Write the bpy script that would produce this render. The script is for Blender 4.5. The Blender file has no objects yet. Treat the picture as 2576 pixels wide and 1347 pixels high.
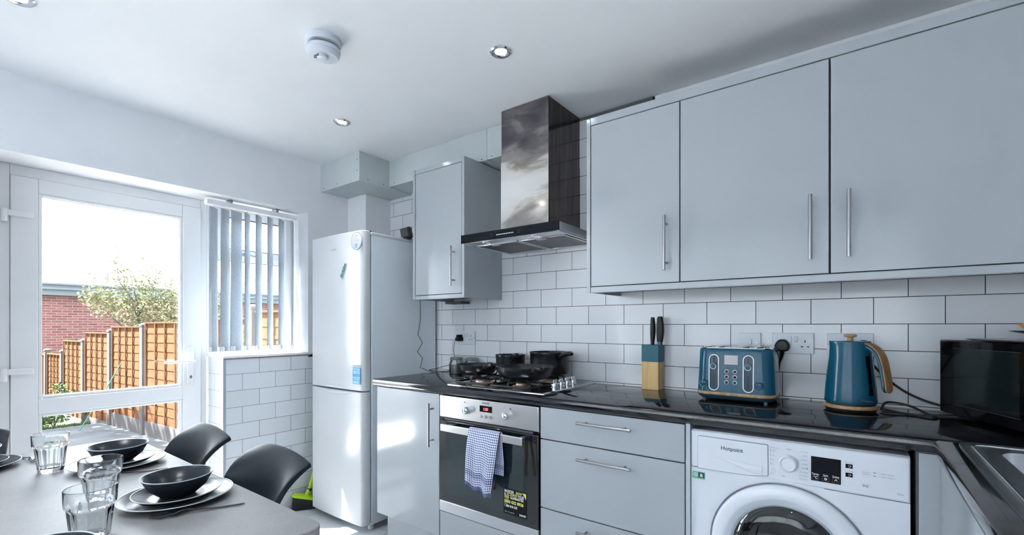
import bpy, math, random
from mathutils import Vector, Matrix, Euler
random.seed(7)
S = bpy.context.scene
COL = S.collection
PI = math.pi
ORG = {}          # object name -> world origin used when its mesh was built

# ------------------------------------------------------------------ materials
def nodes_of(m):
    m.use_nodes = True
    nt = m.node_tree
    nt.nodes.clear()
    out = nt.nodes.new('ShaderNodeOutputMaterial')
    return nt, out

def setin(n, **kw):
    for k, v in kw.items():
        n.inputs[k.replace('_', ' ')].default_value = v

def ramp(nt, stops, src):
    r = nt.nodes.new('ShaderNodeValToRGB')
    els = r.color_ramp.elements
    while len(els) < len(stops): els.new(0.5)
    for e, (p, c) in zip(els, stops):
        e.position = p
        e.color = (*c, 1) if len(c) == 3 else c
    nt.links.new(src, r.inputs[0])
    return r.outputs[0]

def mat(name, col, rough=.5, metal=0., spec=.5, coat=0., var=.04, nscale=6., bump=0., bscale=60., rvar=0., emit=0., stretch=None, coat_rough=.03):
    """principled surface with a faint procedural tone, gloss and relief variation"""
    m = bpy.data.materials.new(name)
    nt, out = nodes_of(m)
    N, L = nt.nodes, nt.links
    b = N.new('ShaderNodeBsdfPrincipled')
    L.new(b.outputs[0], out.inputs[0])
    setin(b, Roughness=rough, Metallic=metal)
    b.inputs['Specular IOR Level'].default_value = spec
    b.inputs['Coat Weight'].default_value = coat
    b.inputs['Coat Roughness'].default_value = coat_rough
    tc = N.new('ShaderNodeTexCoord')
    src = tc.outputs['Object']
    if stretch:
        mp = N.new('ShaderNodeMapping')
        mp.inputs['Scale'].default_value = stretch
        L.new(src, mp.inputs[0]); src = mp.outputs[0]
    nz = N.new('ShaderNodeTexNoise')
    setin(nz, Scale=nscale, Detail=4.)
    L.new(src, nz.inputs['Vector'])
    lo = tuple(max(0, c * (1 - var)) for c in col); hi = tuple(min(1, c * (1 + var)) for c in col)
    L.new(ramp(nt, [(.3, lo), (.7, hi)], nz.outputs['Fac']), b.inputs['Base Color'])
    if rvar:
        r0, r1 = max(0.01, rough - rvar), rough + rvar
        L.new(ramp(nt, [(.3, (r0,) * 3), (.7, (r1,) * 3)], nz.outputs['Fac']), b.inputs['Roughness'])
    if bump:
        n2 = N.new('ShaderNodeTexNoise'); setin(n2, Scale=bscale, Detail=2.)
        L.new(src, n2.inputs['Vector'])
        bp = N.new('ShaderNodeBump'); setin(bp, Strength=bump, Distance=.002)
        L.new(n2.outputs['Fac'], bp.inputs['Height'])
        L.new(bp.outputs[0], b.inputs['Normal'])
    if emit:
        b.inputs['Emission Color'].default_value = (*col, 1)
        b.inputs['Emission Strength'].default_value = emit
    return m

def brick_mat(name, plane, u0, v0, bw, bh, tile, grout, mortar=.0015, rough=.12, var=.03, offset=.5, bump=.25, wav=.0):
    """tiles or bricks laid by the Brick texture in the world plane ('xz','yz','xy')"""
    m = bpy.data.materials.new(name)
    nt, out = nodes_of(m)
    N, L = nt.nodes, nt.links
    b = N.new('ShaderNodeBsdfPrincipled'); L.new(b.outputs[0], out.inputs[0])
    g = N.new('ShaderNodeNewGeometry')
    sp = N.new('ShaderNodeSeparateXYZ'); L.new(g.outputs['Position'], sp.inputs[0])
    cb = N.new('ShaderNodeCombineXYZ')
    idx = {'x': 0, 'y': 1, 'z': 2}
    for k, (ax, o) in enumerate(zip(plane, (u0, v0))):
        ma = N.new('ShaderNodeMath'); ma.operation = 'SUBTRACT'; ma.inputs[1].default_value = o
        L.new(sp.outputs[idx[ax]], ma.inputs[0]); L.new(ma.outputs[0], cb.inputs[k])
    br = N.new('ShaderNodeTexBrick')
    br.offset = offset; br.squash = 1.0
    b.inputs['Specular IOR Level'].default_value = .5 if rough < .7 else .03
    setin(br, Scale=1.0, Mortar_Size=mortar, Mortar_Smooth=.1, Bias=0., Brick_Width=bw, Row_Height=bh)
    lo = tuple(c * (1 - var) for c in tile); hi = tuple(min(1, c * (1 + var)) for c in tile)
    br.inputs['Color1'].default_value = (*lo, 1); br.inputs['Color2'].default_value = (*hi, 1)
    br.inputs['Mortar'].default_value = (*grout, 1)
    L.new(cb.outputs[0], br.inputs['Vector'])
    L.new(br.outputs['Color'], b.inputs['Base Color'])
    L.new(ramp(nt, [(0, (rough,) * 3), (1, (.8,) * 3)], br.outputs['Fac']), b.inputs['Roughness'])
    bp = N.new('ShaderNodeBump'); bp.invert = True; setin(bp, Strength=bump, Distance=.002)
    L.new(br.outputs['Fac'], bp.inputs['Height'])
    if wav:
        nz = N.new('ShaderNodeTexNoise'); setin(nz, Scale=9., Detail=1.)
        L.new(g.outputs['Position'], nz.inputs['Vector'])
        b2 = N.new('ShaderNodeBump'); setin(b2, Strength=wav, Distance=.01)
        L.new(nz.outputs['Fac'], b2.inputs['Height'])
        L.new(b2.outputs[0], bp.inputs['Normal'])
    L.new(bp.outputs[0], b.inputs['Normal'])
    return m

def pane_mat(name, tint=(1, 1, 1), gloss=1.0):
    """clear flat glass: lets light straight through and mirrors by fresnel"""
    m = bpy.data.materials.new(name)
    nt, out = nodes_of(m); N, L = nt.nodes, nt.links
    t = N.new('ShaderNodeBsdfTransparent'); t.inputs[0].default_value = (*tint, 1)
    g = N.new('ShaderNodeBsdfGlossy'); g.inputs['Roughness'].default_value = .02
    f = N.new('ShaderNodeFresnel'); f.inputs[0].default_value = 1.45
    mu = N.new('ShaderNodeMath'); mu.operation = 'MULTIPLY'; mu.inputs[1].default_value = gloss
    L.new(f.outputs[0], mu.inputs[0])
    mx = N.new('ShaderNodeMixShader')
    L.new(mu.outputs[0], mx.inputs[0]); L.new(t.outputs[0], mx.inputs[1]); L.new(g.outputs[0], mx.inputs[2])
    L.new(mx.outputs[0], out.inputs[0])
    return m

def glass_mat(name, col=(.97, .99, 1), rough=.0):
    m = bpy.data.materials.new(name)
    nt, out = nodes_of(m); N, L = nt.nodes, nt.links
    b = N.new('ShaderNodeBsdfPrincipled'); L.new(b.outputs[0], out.inputs[0])
    b.inputs['Base Color'].default_value = (*col, 1)
    setin(b, Roughness=rough, IOR=1.45); b.inputs['Transmission Weight'].default_value = 1.
    return m

def wood_mat(name, c1, c2, scale=18., stretch=(1, 1, .08), rough=.45, dist=6.):
    m = bpy.data.materials.new(name)
    nt, out = nodes_of(m); N, L = nt.nodes, nt.links
    b = N.new('ShaderNodeBsdfPrincipled'); L.new(b.outputs[0], out.inputs[0])
    setin(b, Roughness=rough); b.inputs['Specular IOR Level'].default_value = .5 if rough < .7 else .03
    tc = N.new('ShaderNodeTexCoord'); mp = N.new('ShaderNodeMapping'); mp.inputs['Scale'].default_value = stretch
    L.new(tc.outputs['Object'], mp.inputs[0])
    nz = N.new('ShaderNodeTexNoise'); setin(nz, Scale=scale, Detail=5., Distortion=dist * .1)
    L.new(mp.outputs[0], nz.inputs['Vector'])
    L.new(ramp(nt, [(.3, c1), (.7, c2)], nz.outputs['Fac']), b.inputs['Base Color'])
    return m

M = {}
M['paint'] = mat('white_wall_paint', (.82, .832, .868), .6, var=.015, bump=.05, bscale=40)
M['ceil'] = mat('ceiling_paint', (.84, .85, .875), .55, var=.012, bump=.04, bscale=30)
M['boxing'] = mat('boxing_board', (.55, .60, .605), .45, var=.02)
M['upvc'] = mat('white_upvc', (.90, .91, .93), .25, var=.01)
M['rubber'] = mat('rubber_gasket', (.05, .055, .06), .6)
M['gasket'] = mat('grey_gasket', (.22, .24, .27), .6)
M['tile_back'] = brick_mat('metro_tiles_back', 'xz', .0515 - 6, 1.218 - 10.1, .2, .1, (.715, .732, .765), (.035, .04, .045), mortar=.0014, wav=.06)
M['tile_end'] = brick_mat('metro_tiles_end', 'yz', 1.382 - 6, .02 - 10, .2, .1, (.70, .74, .79), (.10, .11, .12), mortar=.0012, wav=.06)
M['tile_reveal'] = brick_mat('metro_tiles_reveal', 'xz', -3.03 - 6, .02 - 10, .2, .1, (.76, .79, .82), (.25, .26, .27), mortar=.0012)
M['floor'] = brick_mat('grey_floor_tiles', 'xy', -.1 - 9, .25 - 9, .6, .3, (.58, .62, .66), (.30, .32, .34), mortar=.003, rough=.22, offset=.5)
M['trim'] = mat('tile_edge_trim', (.42, .46, .52), .35, .3)
M['dark_trim'] = mat('dark_tile_trim', (.10, .11, .12), .4)
M['cab'] = mat('grey_gloss_cabinet', (.398, .430, .460), .11, var=.01, spec=.3, bump=.03, bscale=22, coat_rough=.06)
M['cab_in'] = mat('cabinet_carcass', (.10, .11, .12), .6)
M['carcass'] = mat('pale_cabinet_carcass', (.52, .58, .62), .3, var=.01)
M['plinth'] = mat('plinth_board', (.50, .54, .57), .4)
M['steel'] = mat('brushed_steel', (.36, .36, .37), .28, 1., var=.05, nscale=40, stretch=(1, 1, 12))
M['chrome'] = mat('chrome', (.72, .73, .75), .12, 1., var=.02)
M['chrome_soft'] = mat('soft_chrome', (.33, .345, .36), .32, .9, var=.02)
M['steel_sat'] = mat('satin_oven_steel', (.60, .61, .63), .32, 1., var=.04, nscale=30, stretch=(.3, 1, 18))
M['hob_steel'] = mat('polished_hob_steel', (.50, .50, .52), .09, 1., var=.04, nscale=20)
M['black_gloss'] = mat('black_glass', (.006, .007, .010), .05, var=.1, spec=.18)
M['mw_black'] = mat('microwave_black', (.004, .005, .006), .06, var=.1, spec=.22)
M['oven_glass'] = mat('oven_door_glass', (.006, .009, .012), .03, var=.1, spec=.85)
M['oven_in'] = mat('oven_inner_window', (.010, .022, .028), .03, var=.1, spec=.85)
M['black'] = mat('black_plastic', (.010, .011, .013), .35, var=.1, spec=.3)
M['black_sat'] = mat('black_satin_metal', (.008, .011, .014), .27, .0, var=.1, spec=.4)
M['iron'] = mat('cast_iron', (.015, .016, .018), .5)
M['brass'] = mat('burner_brass', (.42, .32, .24), .4, .7)
M['fridge'] = mat('white_appliance', (.60, .615, .64), .20, var=.008, spec=.4)
M['fridge_side'] = mat('fridge_side_grey', (.80, .86, .92), .30, var=.01)
M['washer'] = mat('white_washer_enamel', (.72, .75, .81), .22, var=.008, coat=.3)
M['wgrey'] = mat('washer_grey', (.40, .44, .48), .25)
M['ink'] = mat('dark_ink', (.03, .035, .05), .5)
M['ink_black'] = mat('black_print', (.008, .009, .011), .4, spec=.15)
M['ink_soft'] = mat('grey_ink', (.20, .22, .25), .5)
M['ink_white'] = mat('white_ink', (.85, .87, .88), .5)
M['ink_yellow'] = mat('yellow_ink', (.80, .78, .18), .5)
M['red_led'] = mat('red_led', (1., .05, .06), .4, emit=3.)
M['white_led'] = mat('white_led', (.75, .88, 1.), .4, emit=1.5)
M['bulb'] = mat('lamp_lens', (.93, .97, 1.), .4, emit=14.)
M['teal'] = mat('teal_enamel', (.006, .082, .145), .13, var=.10, spec=.32, nscale=30, stretch=(8, 8, .2))
M['teal_matt'] = mat('teal_rubber', (.016, .125, .175), .5)
M['dark_teal'] = mat('dark_teal_plastic', (.014, .05, .085), .3)
M['bamboo'] = wood_mat('bamboo', (.58, .36, .13), (.78, .55, .25), 28.)
M['bamboo_h'] = wood_mat('pale_wood_band', (.30, .18, .08), (.52, .35, .18), 70., stretch=(1, .25, 1))
M['handle_wood'] = wood_mat('kettle_wood', (.22, .115, .045), (.42, .245, .105), 90., stretch=(1, 1, .10))
M['crock'] = mat('dark_stoneware', (.014, .019, .026), .27, var=.15, nscale=12, spec=.28)
M['crock_rim'] = mat('stoneware_rim', (.42, .47, .52), .3)
M['glass'] = glass_mat('tumbler_glass')
M['jar'] = pane_mat('jar_glass', (.93, .95, .95), .8)
M['pane'] = pane_mat('window_pane', (.97, .99, 1.), .9)
M['washer_glass'] = pane_mat('washer_door_glass', (.35, .40, .44), 2.2)
M['cutlery'] = mat('black_steel_cutlery', (.05, .055, .065), .22, .9)
M['cutlery2'] = mat('polished_cutlery', (.16, .18, .21), .2, 1.)
M['chair'] = mat('charcoal_plastic', (.012, .017, .024), .45, var=.1, spec=.22, bump=.04, bscale=300)
M['chair_leg'] = wood_mat('beech_leg', (.42, .26, .13), (.58, .40, .22), 30.)
M['lime'] = mat('lime_plastic', (.42, .66, .01), .35)
M['worktop'] = None
M['cord'] = mat('black_cord', (.012, .013, .015), .45)
M['socket'] = mat('white_socket', (.66, .70, .76), .3)
M['stain_red'] = mat('pale_label_print', (.72, .45, .45), .6)
M['label_blue'] = mat('blue_label', (.06, .35, .60), .5)
M['label_white'] = mat('white_label', (.56, .575, .61), .5)
M['green_print'] = mat('green_print', (.05, .45, .25), .5)
M['magnet_green'] = mat('green_magnet', (.03, .16, .11), .35)
M['concrete'] = mat('concrete_post', (.042, .040, .040), .85, var=.1, nscale=14, bump=.3, spec=.03)
M['slab'] = mat('patio_concrete', (.062, .065, .070), .9, var=.22, nscale=2.2, bump=.3, spec=.03)
M['soil'] = mat('lawn_soil', (.050, .065, .03), .9, var=.35, nscale=5., spec=.03)
M['grass'] = mat('grass_blades', (.022, .033, .015), .7, var=.3, spec=.03)
M['leaf'] = mat('pale_leaves', (.115, .120, .062), .55, var=.45, nscale=3., spec=.03)
M['leaf2'] = mat('shrub_leaves', (.032, .060, .018), .55, var=.4, nscale=5., spec=.03)
M['bark'] = mat('grey_bark', (.05, .04, .035), .9, spec=.03)
M['fence'] = wood_mat('orange_fence_boards', (.040, .0165, .0075), (.056, .0265, .0130), 6., stretch=(.5, .5, 7), rough=.8)
M['batten'] = wood_mat('fence_battens', (.034, .0145, .0068), (.047, .0235, .0125), 8., rough=.8)
M['brick'] = brick_mat('red_garage_bricks', 'yz', -50, -50, .225, .075, (.080, .033, .031), (.11, .082, .080), mortar=.009, rough=.85, var=.22)
M['fascia'] = mat('grey_fascia', (.065, .074, .085), .6, spec=.03)
M['roofing'] = mat('roof_felt', (.07, .075, .085), .9, spec=.03)
M['drum'] = mat('drum_steel', (.30, .31, .33), .3, 1.)
M['hose_green'] = mat('green_cane', (.012, .10, .06), .5)

def make_worktop():
    m = bpy.data.materials.new('black_granite_laminate')
    nt, out = nodes_of(m); N, L = nt.nodes, nt.links
    b = N.new('ShaderNodeBsdfPrincipled'); L.new(b.outputs[0], out.inputs[0])
    setin(b, Roughness=.10); b.inputs['Specular IOR Level'].default_value = .6; b.inputs['Coat Weight'].default_value = .25; b.inputs['Coat Roughness'].default_value = .03
    g = N.new('ShaderNodeNewGeometry')
    v = N.new('ShaderNodeTexVoronoi'); setin(v, Scale=260.); L.new(g.outputs['Position'], v.inputs['Vector'])
    L.new(ramp(nt, [(0, (.10, .10, .105)), (.12, (.045, .048, .052)), (.2, (.007, .008, .011))], v.outputs['Distance']), b.inputs['Base Color'])
    nz = N.new('ShaderNodeTexNoise'); setin(nz, Scale=14., Detail=3.); L.new(g.outputs['Position'], nz.inputs['Vector'])
    L.new(ramp(nt, [(.3, (.05,) * 3), (.7, (.11,) * 3)], nz.outputs['Fac']), b.inputs['Roughness'])
    return m
M['worktop'] = make_worktop()

def make_table_top():
    m = bpy.data.materials.new('concrete_look_table')
    nt, out = nodes_of(m); N, L = nt.nodes, nt.links
    b = N.new('ShaderNodeBsdfPrincipled'); L.new(b.outputs[0], out.inputs[0])
    tc = N.new('ShaderNodeTexCoord')
    n1 = N.new('ShaderNodeTexNoise'); setin(n1, Scale=4., Detail=8., Roughness=.65, Distortion=.6); L.new(tc.outputs['Object'], n1.inputs['Vector'])
    n2 = N.new('ShaderNodeTexNoise'); setin(n2, Scale=160., Detail=2.); L.new(tc.outputs['Object'], n2.inputs['Vector'])
    c1 = ramp(nt, [(.3, (.205, .203, .212)), (.7, (.275, .272, .280))], n1.outputs['Fac'])
    c2 = ramp(nt, [(.35, (.90,) * 3), (.65, (1.,) * 3)], n2.outputs['Fac'])
    mx = N.new('ShaderNodeMix'); mx.data_type = 'RGBA'; mx.blend_type = 'MULTIPLY'; mx.inputs[0].default_value = 1.
    L.new(c1, mx.inputs[6]); L.new(c2, mx.inputs[7]); L.new(mx.outputs[2], b.inputs['Base Color'])
    b.inputs['Specular IOR Level'].default_value = .22
    L.new(ramp(nt, [(.3, (.44,) * 3), (.7, (.50,) * 3)], n1.outputs['Fac']), b.inputs['Roughness'])
    return m
M['table'] = make_table_top()
M['table_edge'] = wood_mat('table_edge_band', (.28, .26, .25), (.42, .40, .39), 30., stretch=(1, 1, 3))

def make_chimney(name, stops, loc, sc=1.7):  # noise blotches: smears and room reflections put into the steel colour
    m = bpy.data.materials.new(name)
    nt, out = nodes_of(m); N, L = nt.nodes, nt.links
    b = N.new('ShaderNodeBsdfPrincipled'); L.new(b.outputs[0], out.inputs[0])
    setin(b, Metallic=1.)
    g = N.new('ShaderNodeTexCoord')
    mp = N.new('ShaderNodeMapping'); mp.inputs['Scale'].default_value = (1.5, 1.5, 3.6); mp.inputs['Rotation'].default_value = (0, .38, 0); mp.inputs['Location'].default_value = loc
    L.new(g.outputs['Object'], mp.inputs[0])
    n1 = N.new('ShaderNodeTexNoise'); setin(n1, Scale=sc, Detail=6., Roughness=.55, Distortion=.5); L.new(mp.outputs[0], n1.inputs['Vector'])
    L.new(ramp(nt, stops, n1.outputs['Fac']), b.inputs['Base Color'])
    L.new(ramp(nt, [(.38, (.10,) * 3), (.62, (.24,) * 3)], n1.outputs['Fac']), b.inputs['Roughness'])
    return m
M['chimney'] = make_chimney('smeared_reflection_toned_steel', [(.33, (.26, .24, .24)), (.42, (.42, .38, .33)), (.50, (.76, .73, .69)), (.72, (.86, .85, .83))], (.35, .2, .6))
M['flue_top'] = make_chimney('reflection_toned_flue', [(.36, (.13, .115, .13)), (.50, (.20, .18, .19)), (.60, (.34, .31, .30)), (.74, (.44, .42, .40))], (1.3, .2, .9), 2.4)  # upper flue coloured darker to stand in for the mirrored room
M['flue_side'] = mat('dark_streaked_steel', (.085, .070, .068), .14, 1., var=.45, nscale=7., stretch=(1, 6, .35))  # darker streaked steel for the side sheets

def make_towel():
    m = bpy.data.materials.new('navy_gingham_cotton')
    nt, out = nodes_of(m); N, L = nt.nodes, nt.links
    b = N.new('ShaderNodeBsdfPrincipled'); L.new(b.outputs[0], out.inputs[0])
    setin(b, Roughness=.9); b.inputs['Specular IOR Level'].default_value = .1
    uv = N.new('ShaderNodeUVMap')
    sp = N.new('ShaderNodeSeparateXYZ'); L.new(uv.outputs[0], sp.inputs[0])
    def stripe(sock, freq, duty):
        a = N.new('ShaderNodeMath'); a.operation = 'MULTIPLY'; a.inputs[1].default_value = freq; L.new(sock, a.inputs[0])
        f = N.new('ShaderNodeMath'); f.operation = 'FRACT'; L.new(a.outputs[0], f.inputs[0])
        c = N.new('ShaderNodeMath'); c.operation = 'LESS_THAN'; c.inputs[1].default_value = duty; L.new(f.outputs[0], c.inputs[0])
        return c.outputs[0]
    su, sv = stripe(sp.outputs[0], 17., .48), stripe(sp.outputs[1], 25., .45)
    ad = N.new('ShaderNodeMath'); ad.operation = 'ADD'; L.new(su, ad.inputs[0]); L.new(sv, ad.inputs[1])
    # a denser woven band near the hem
    lo = N.new('ShaderNodeMath'); lo.operation = 'COMPARE'; lo.inputs[1].default_value = .20; lo.inputs[2].default_value = .055
    L.new(sp.outputs[1], lo.inputs[0])
    ba = N.new('ShaderNodeMath'); ba.operation = 'MULTIPLY_ADD'; ba.inputs[1].default_value = .55
    L.new(lo.outputs[0], ba.inputs[0]); L.new(ad.outputs[0], ba.inputs[2])
    dv = N.new('ShaderNodeMath'); dv.operation = 'DIVIDE'; dv.inputs[1].default_value = 2.; L.new(ba.outputs[0], dv.inputs[0])
    L.new(ramp(nt, [(0, (.72, .75, .82)), (.5, (.40, .44, .60)), (1, (.035, .04, .14))], dv.outputs[0]), b.inputs['Base Color'])
    return m
M['towel'] = make_towel()

def make_slat():
    m = bpy.data.materials.new('blind_fabric')
    nt, out = nodes_of(m); N, L = nt.nodes, nt.links
    d = N.new('ShaderNodeBsdfDiffuse'); t = N.new('ShaderNodeBsdfTranslucent')
    tc = N.new('ShaderNodeTexCoord'); nz = N.new('ShaderNodeTexNoise'); setin(nz, Scale=90.); L.new(tc.outputs['Object'], nz.inputs['Vector'])
    c = ramp(nt, [(.3, (.62, .68, .74)), (.7, (.72, .77, .82))], nz.outputs['Fac'])
    L.new(c, d.inputs[0]); L.new(c, t.inputs[0])
    mx = N.new('ShaderNodeMixShader'); mx.inputs[0].default_value = .3
    L.new(d.outputs[0], mx.inputs[1]); L.new(t.outputs[0], mx.inputs[2]); L.new(mx.outputs[0], out.inputs[0])
    return m
M['slat'] = make_slat()

def make_fill_net():  # cloth of the added curtain that spreads the rear fill light
    m = bpy.data.materials.new('fill_curtain_cloth')
    nt, out = nodes_of(m); N, L = nt.nodes, nt.links
    d = N.new('ShaderNodeBsdfDiffuse'); t = N.new('ShaderNodeBsdfTranslucent')
    tc = N.new('ShaderNodeTexCoord'); nz = N.new('ShaderNodeTexNoise'); setin(nz, Scale=60.); L.new(tc.outputs['Object'], nz.inputs['Vector'])
    L.new(ramp(nt, [(.3, (.76, .79, .82)), (.7, (.84, .86, .88))], nz.outputs['Fac']), d.inputs[0]); L.new(d.inputs[0].links[0].from_socket, t.inputs[0])
    mx = N.new('ShaderNodeMixShader'); mx.inputs[0].default_value = .44
    L.new(d.outputs[0], mx.inputs[1]); L.new(t.outputs[0], mx.inputs[2]); L.new(mx.outputs[0], out.inputs[0])
    return m
M['net'] = make_fill_net()

def make_filter():
    m = bpy.data.materials.new('hood_filter_mesh')
    nt, out = nodes_of(m); N, L = nt.nodes, nt.links
    b = N.new('ShaderNodeBsdfPrincipled'); L.new(b.outputs[0], out.inputs[0]); setin(b, Metallic=.8, Roughness=.45)
    g = N.new('ShaderNodeNewGeometry')
    v = N.new('ShaderNodeTexVoronoi'); v.feature = 'F1'; setin(v, Scale=260., Randomness=0.); L.new(g.outputs['Position'], v.inputs['Vector'])
    L.new(ramp(nt, [(.25, (.02, .02, .025)), (.5, (.16, .15, .16))], v.outputs['Distance']), b.inputs['Base Color'])
    return m
M['filter'] = make_filter()

# ------------------------------------------------------------------ mesh builder
class MB:
    def __init__(s): s.v = []; s.f = []; s.m = []; s.uv = None
    def add(s, vs, fs, mi=0):
        o = len(s.v); s.v += [tuple(p) for p in vs]
        for f in fs: s.f.append(tuple(i + o for i in f)); s.m.append(mi)
        return s
    def box(s, x0, x1, y0, y1, z0, z1, mi=0):
        vs = [(x, y, z) for z in (z0, z1) for y in (y0, y1) for x in (x0, x1)]
        return s.add(vs, [(0, 2, 3, 1), (4, 5, 7, 6), (0, 1, 5, 4), (2, 6, 7, 3), (0, 4, 6, 2), (1, 3, 7, 5)], mi)
    def obox(s, c, ux, uy, uz, mi=0):
        c, ux, uy, uz = map(Vector, (c, ux, uy, uz))
        vs = [c + a * ux + b * uy + d * uz for d in (-1, 1) for b in (-1, 1) for a in (-1, 1)]
        return s.add(vs, [(0, 2, 3, 1), (4, 5, 7, 6), (0, 1, 5, 4), (2, 6, 7, 3), (0, 4, 6, 2), (1, 3, 7, 5)], mi)
    def rings(s, rs, mi=0, cap0=True, cap1=True, closed=True):
        n = len(rs[0]); vs = [p for r in rs for p in r]; fs = []
        for k in range(len(rs) - 1):
            for i in range(n if closed else n - 1):
                j = (i + 1) % n
                fs.append((k * n + i, k * n + j, (k + 1) * n + j, (k + 1) * n + i))
        if cap0: fs.append(tuple(range(n - 1, -1, -1)))
        if cap1: fs.append(tuple((len(rs) - 1) * n + i for i in range(n)))
        return s.add(vs, fs, mi)
    def lathe(s, prof, c=(0, 0, 0), n=32, mi=0, axis='z', cap0=False, cap1=False):
        rs = []
        for r, h in prof:
            ring = []
            for i in range(n):
                a = 2 * PI * i / n; x, y = r * math.cos(a), r * math.sin(a)
                if axis == 'z': p = (x, y, h)
                elif axis == 'y': p = (x, -h, y)      # h grows toward -Y
                else: p = (-h, -x, y)                 # h grows toward -X
                ring.append((p[0] + c[0], p[1] + c[1], p[2] + c[2]))
            rs.append(ring)
        return s.rings(rs, mi, cap0, cap1)
    def cyl(s, p0, p1, r0, r1=None, n=16, mi=0):
        return s.tube([p0, p1], [r0, r0 if r1 is None else r1], n, mi)
    def tube(s, pts, r, n=10, mi=0, squash=1., up=None):
        pts = [Vector(p) for p in pts]
        if not isinstance(r, (list, tuple)): r = [r] * len(pts)
        rs = []; prev = None
        for i, p in enumerate(pts):
            a = pts[max(i - 1, 0)]; b = pts[min(i + 1, len(pts) - 1)]
            t = (b - a).normalized()
            if prev is None:
                u = Vector(up) if up else (Vector((0, 0, 1)) if abs(t.z) < .9 else Vector((1, 0, 0)))
            else: u = prev
            u = (u - t * u.dot(t)).normalized(); prev = u; w = t.cross(u)
            rs.append([p + (u * math.cos(2 * PI * k / n) * squash + w * math.sin(2 * PI * k / n)) * r[i] for k in range(n)])
        return s.rings(rs, mi)
    def prism(s, poly, a0, a1, axis='y', mi=0):
        def P(q, a):
            return {'y': (q[0], a, q[1]), 'x': (a, q[0], q[1]), 'z': (q[0], q[1], a)}[axis]
        return s.rings([[P(q, a0) for q in poly], [P(q, a1) for q in poly]], mi)
    def grid(s, fn, nu, nv, mi=0):
        vs = [fn(i / nu, j / nv) for j in range(nv + 1) for i in range(nu + 1)]
        fs = [(j * (nu + 1) + i, j * (nu + 1) + i + 1, (j + 1) * (nu + 1) + i + 1, (j + 1) * (nu + 1) + i) for j in range(nv) for i in range(nu)]
        return s.add(vs, fs, mi)
    def sphere(s, c, r, n=12, mi=0, sz=1.):
        prof = [(max(1e-4, r * math.sin(PI * k / n)), -r * sz * math.cos(PI * k / n)) for k in range(n + 1)]
        return s.lathe(prof, c, n * 2, mi)
    def build(s, name, mats, parent=None, org=None, bevel=0., seg=2, angle=35., flat=False, subsurf=0, solid=0.):
        if not isinstance(mats, (list, tuple)): mats = [mats]
        if parent is not None: org = ORG[parent.name]
        elif org is None: org = (0, 0, 0)
        me = bpy.data.meshes.new(name)
        me.from_pydata([(x - org[0], y - org[1], z - org[2]) for x, y, z in s.v], [], s.f)
        for m in mats: me.materials.append(m)
        me.polygons.foreach_set('material_index', s.m)
        import bmesh
        bm = bmesh.new(); bm.from_mesh(me)
        bmesh.ops.recalc_face_normals(bm, faces=bm.faces)
        bm.to_mesh(me); bm.free()
        if not flat:
            me.polygons.foreach_set('use_smooth', [True] * len(me.polygons))
            me.set_sharp_from_angle(angle=math.radians(angle))
        me.update()
        o = bpy.data.objects.new(name, me); COL.objects.link(o)
        if parent is not None: o.parent = parent
        else: o.location = org
        ORG[o.name] = tuple(org)
        if solid:
            md = o.modifiers.new('thickness', 'SOLIDIFY'); md.thickness = solid; md.offset = 0
        if bevel:
            md = o.modifiers.new('edge', 'BEVEL'); md.width = bevel; md.segments = seg
            md.limit_method = 'ANGLE'; md.angle_limit = math.radians(40)
        if subsurf:
            md = o.modifiers.new('smooth', 'SUBSURF'); md.levels = subsurf; md.render_levels = subsurf
        return o

def B(name, mt, parent, *boxes, bevel=.0015, org=None):
    b = MB()
    for q in boxes: b.box(*q)
    return b.build(name, mt, parent, org=org, bevel=bevel)

def tag(o, label, cat, group=None, kind=None):
    if label: o['label'] = label
    if cat: o['category'] = cat
    if group: o['group'] = group
    if kind: o['kind'] = kind
    return o

def thing(name, loc, label, cat, group=None):
    o = bpy.data.objects.new(name, None); COL.objects.link(o)
    o.location = loc; o.empty_display_size = .05
    ORG[o.name] = tuple(loc)
    return tag(o, label, cat, group)

def dup(root, loc, label, group=None, rotz=None):
    r = root.copy(); COL.objects.link(r); r.location = loc; r['label'] = label
    if group: r['group'] = group
    if rotz is not None: r.rotation_euler = (0, 0, rotz)
    for ch in list(root.children):
        c = ch.copy(); COL.objects.link(c); c.parent = r
        for g in list(ch.children):
            d = g.copy(); COL.objects.link(d); d.parent = c
    return r

def struct(o): o['kind'] = 'structure'; return o

def rrect(cx, cy, hx, hy, r, z, n=6):
    pts = []
    for sx, sy, a0 in ((1, 1, 0), (-1, 1, 90), (-1, -1, 180), (1, -1, 270)):
        for k in range(n + 1):
            a = math.radians(a0 + 90 * k / n)
            pts.append((cx + sx * (hx - r) + r * math.cos(a), cy + sy * (hy - r) + r * math.sin(a), z))
    return pts

def letters(b, items, y, mi=0, cond=1., bold=0.):
    """flat lettering in the XZ plane facing -Y: items of (text, x, z, height, align)"""
    for txt, x, z, size, al in items:
        cu = bpy.data.curves.new('lettering', 'FONT')
        cu.body = txt; cu.size = size * 1.35; cu.align_x = al; cu.resolution_u = 3
        cu.offset = bold * size
        ob = bpy.data.objects.new('lettering', cu); COL.objects.link(ob)
        me = bpy.data.meshes.new_from_object(ob.evaluated_get(bpy.context.evaluated_depsgraph_get()))
        vs = [(x + v.co.x * cond, y, z + v.co.y) for v in me.vertices]
        b.add(vs, [tuple(p.vertices) for p in me.polygons], mi)
        bpy.data.objects.remove(ob); bpy.data.curves.remove(cu); bpy.data.meshes.remove(me)
    return b

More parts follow.
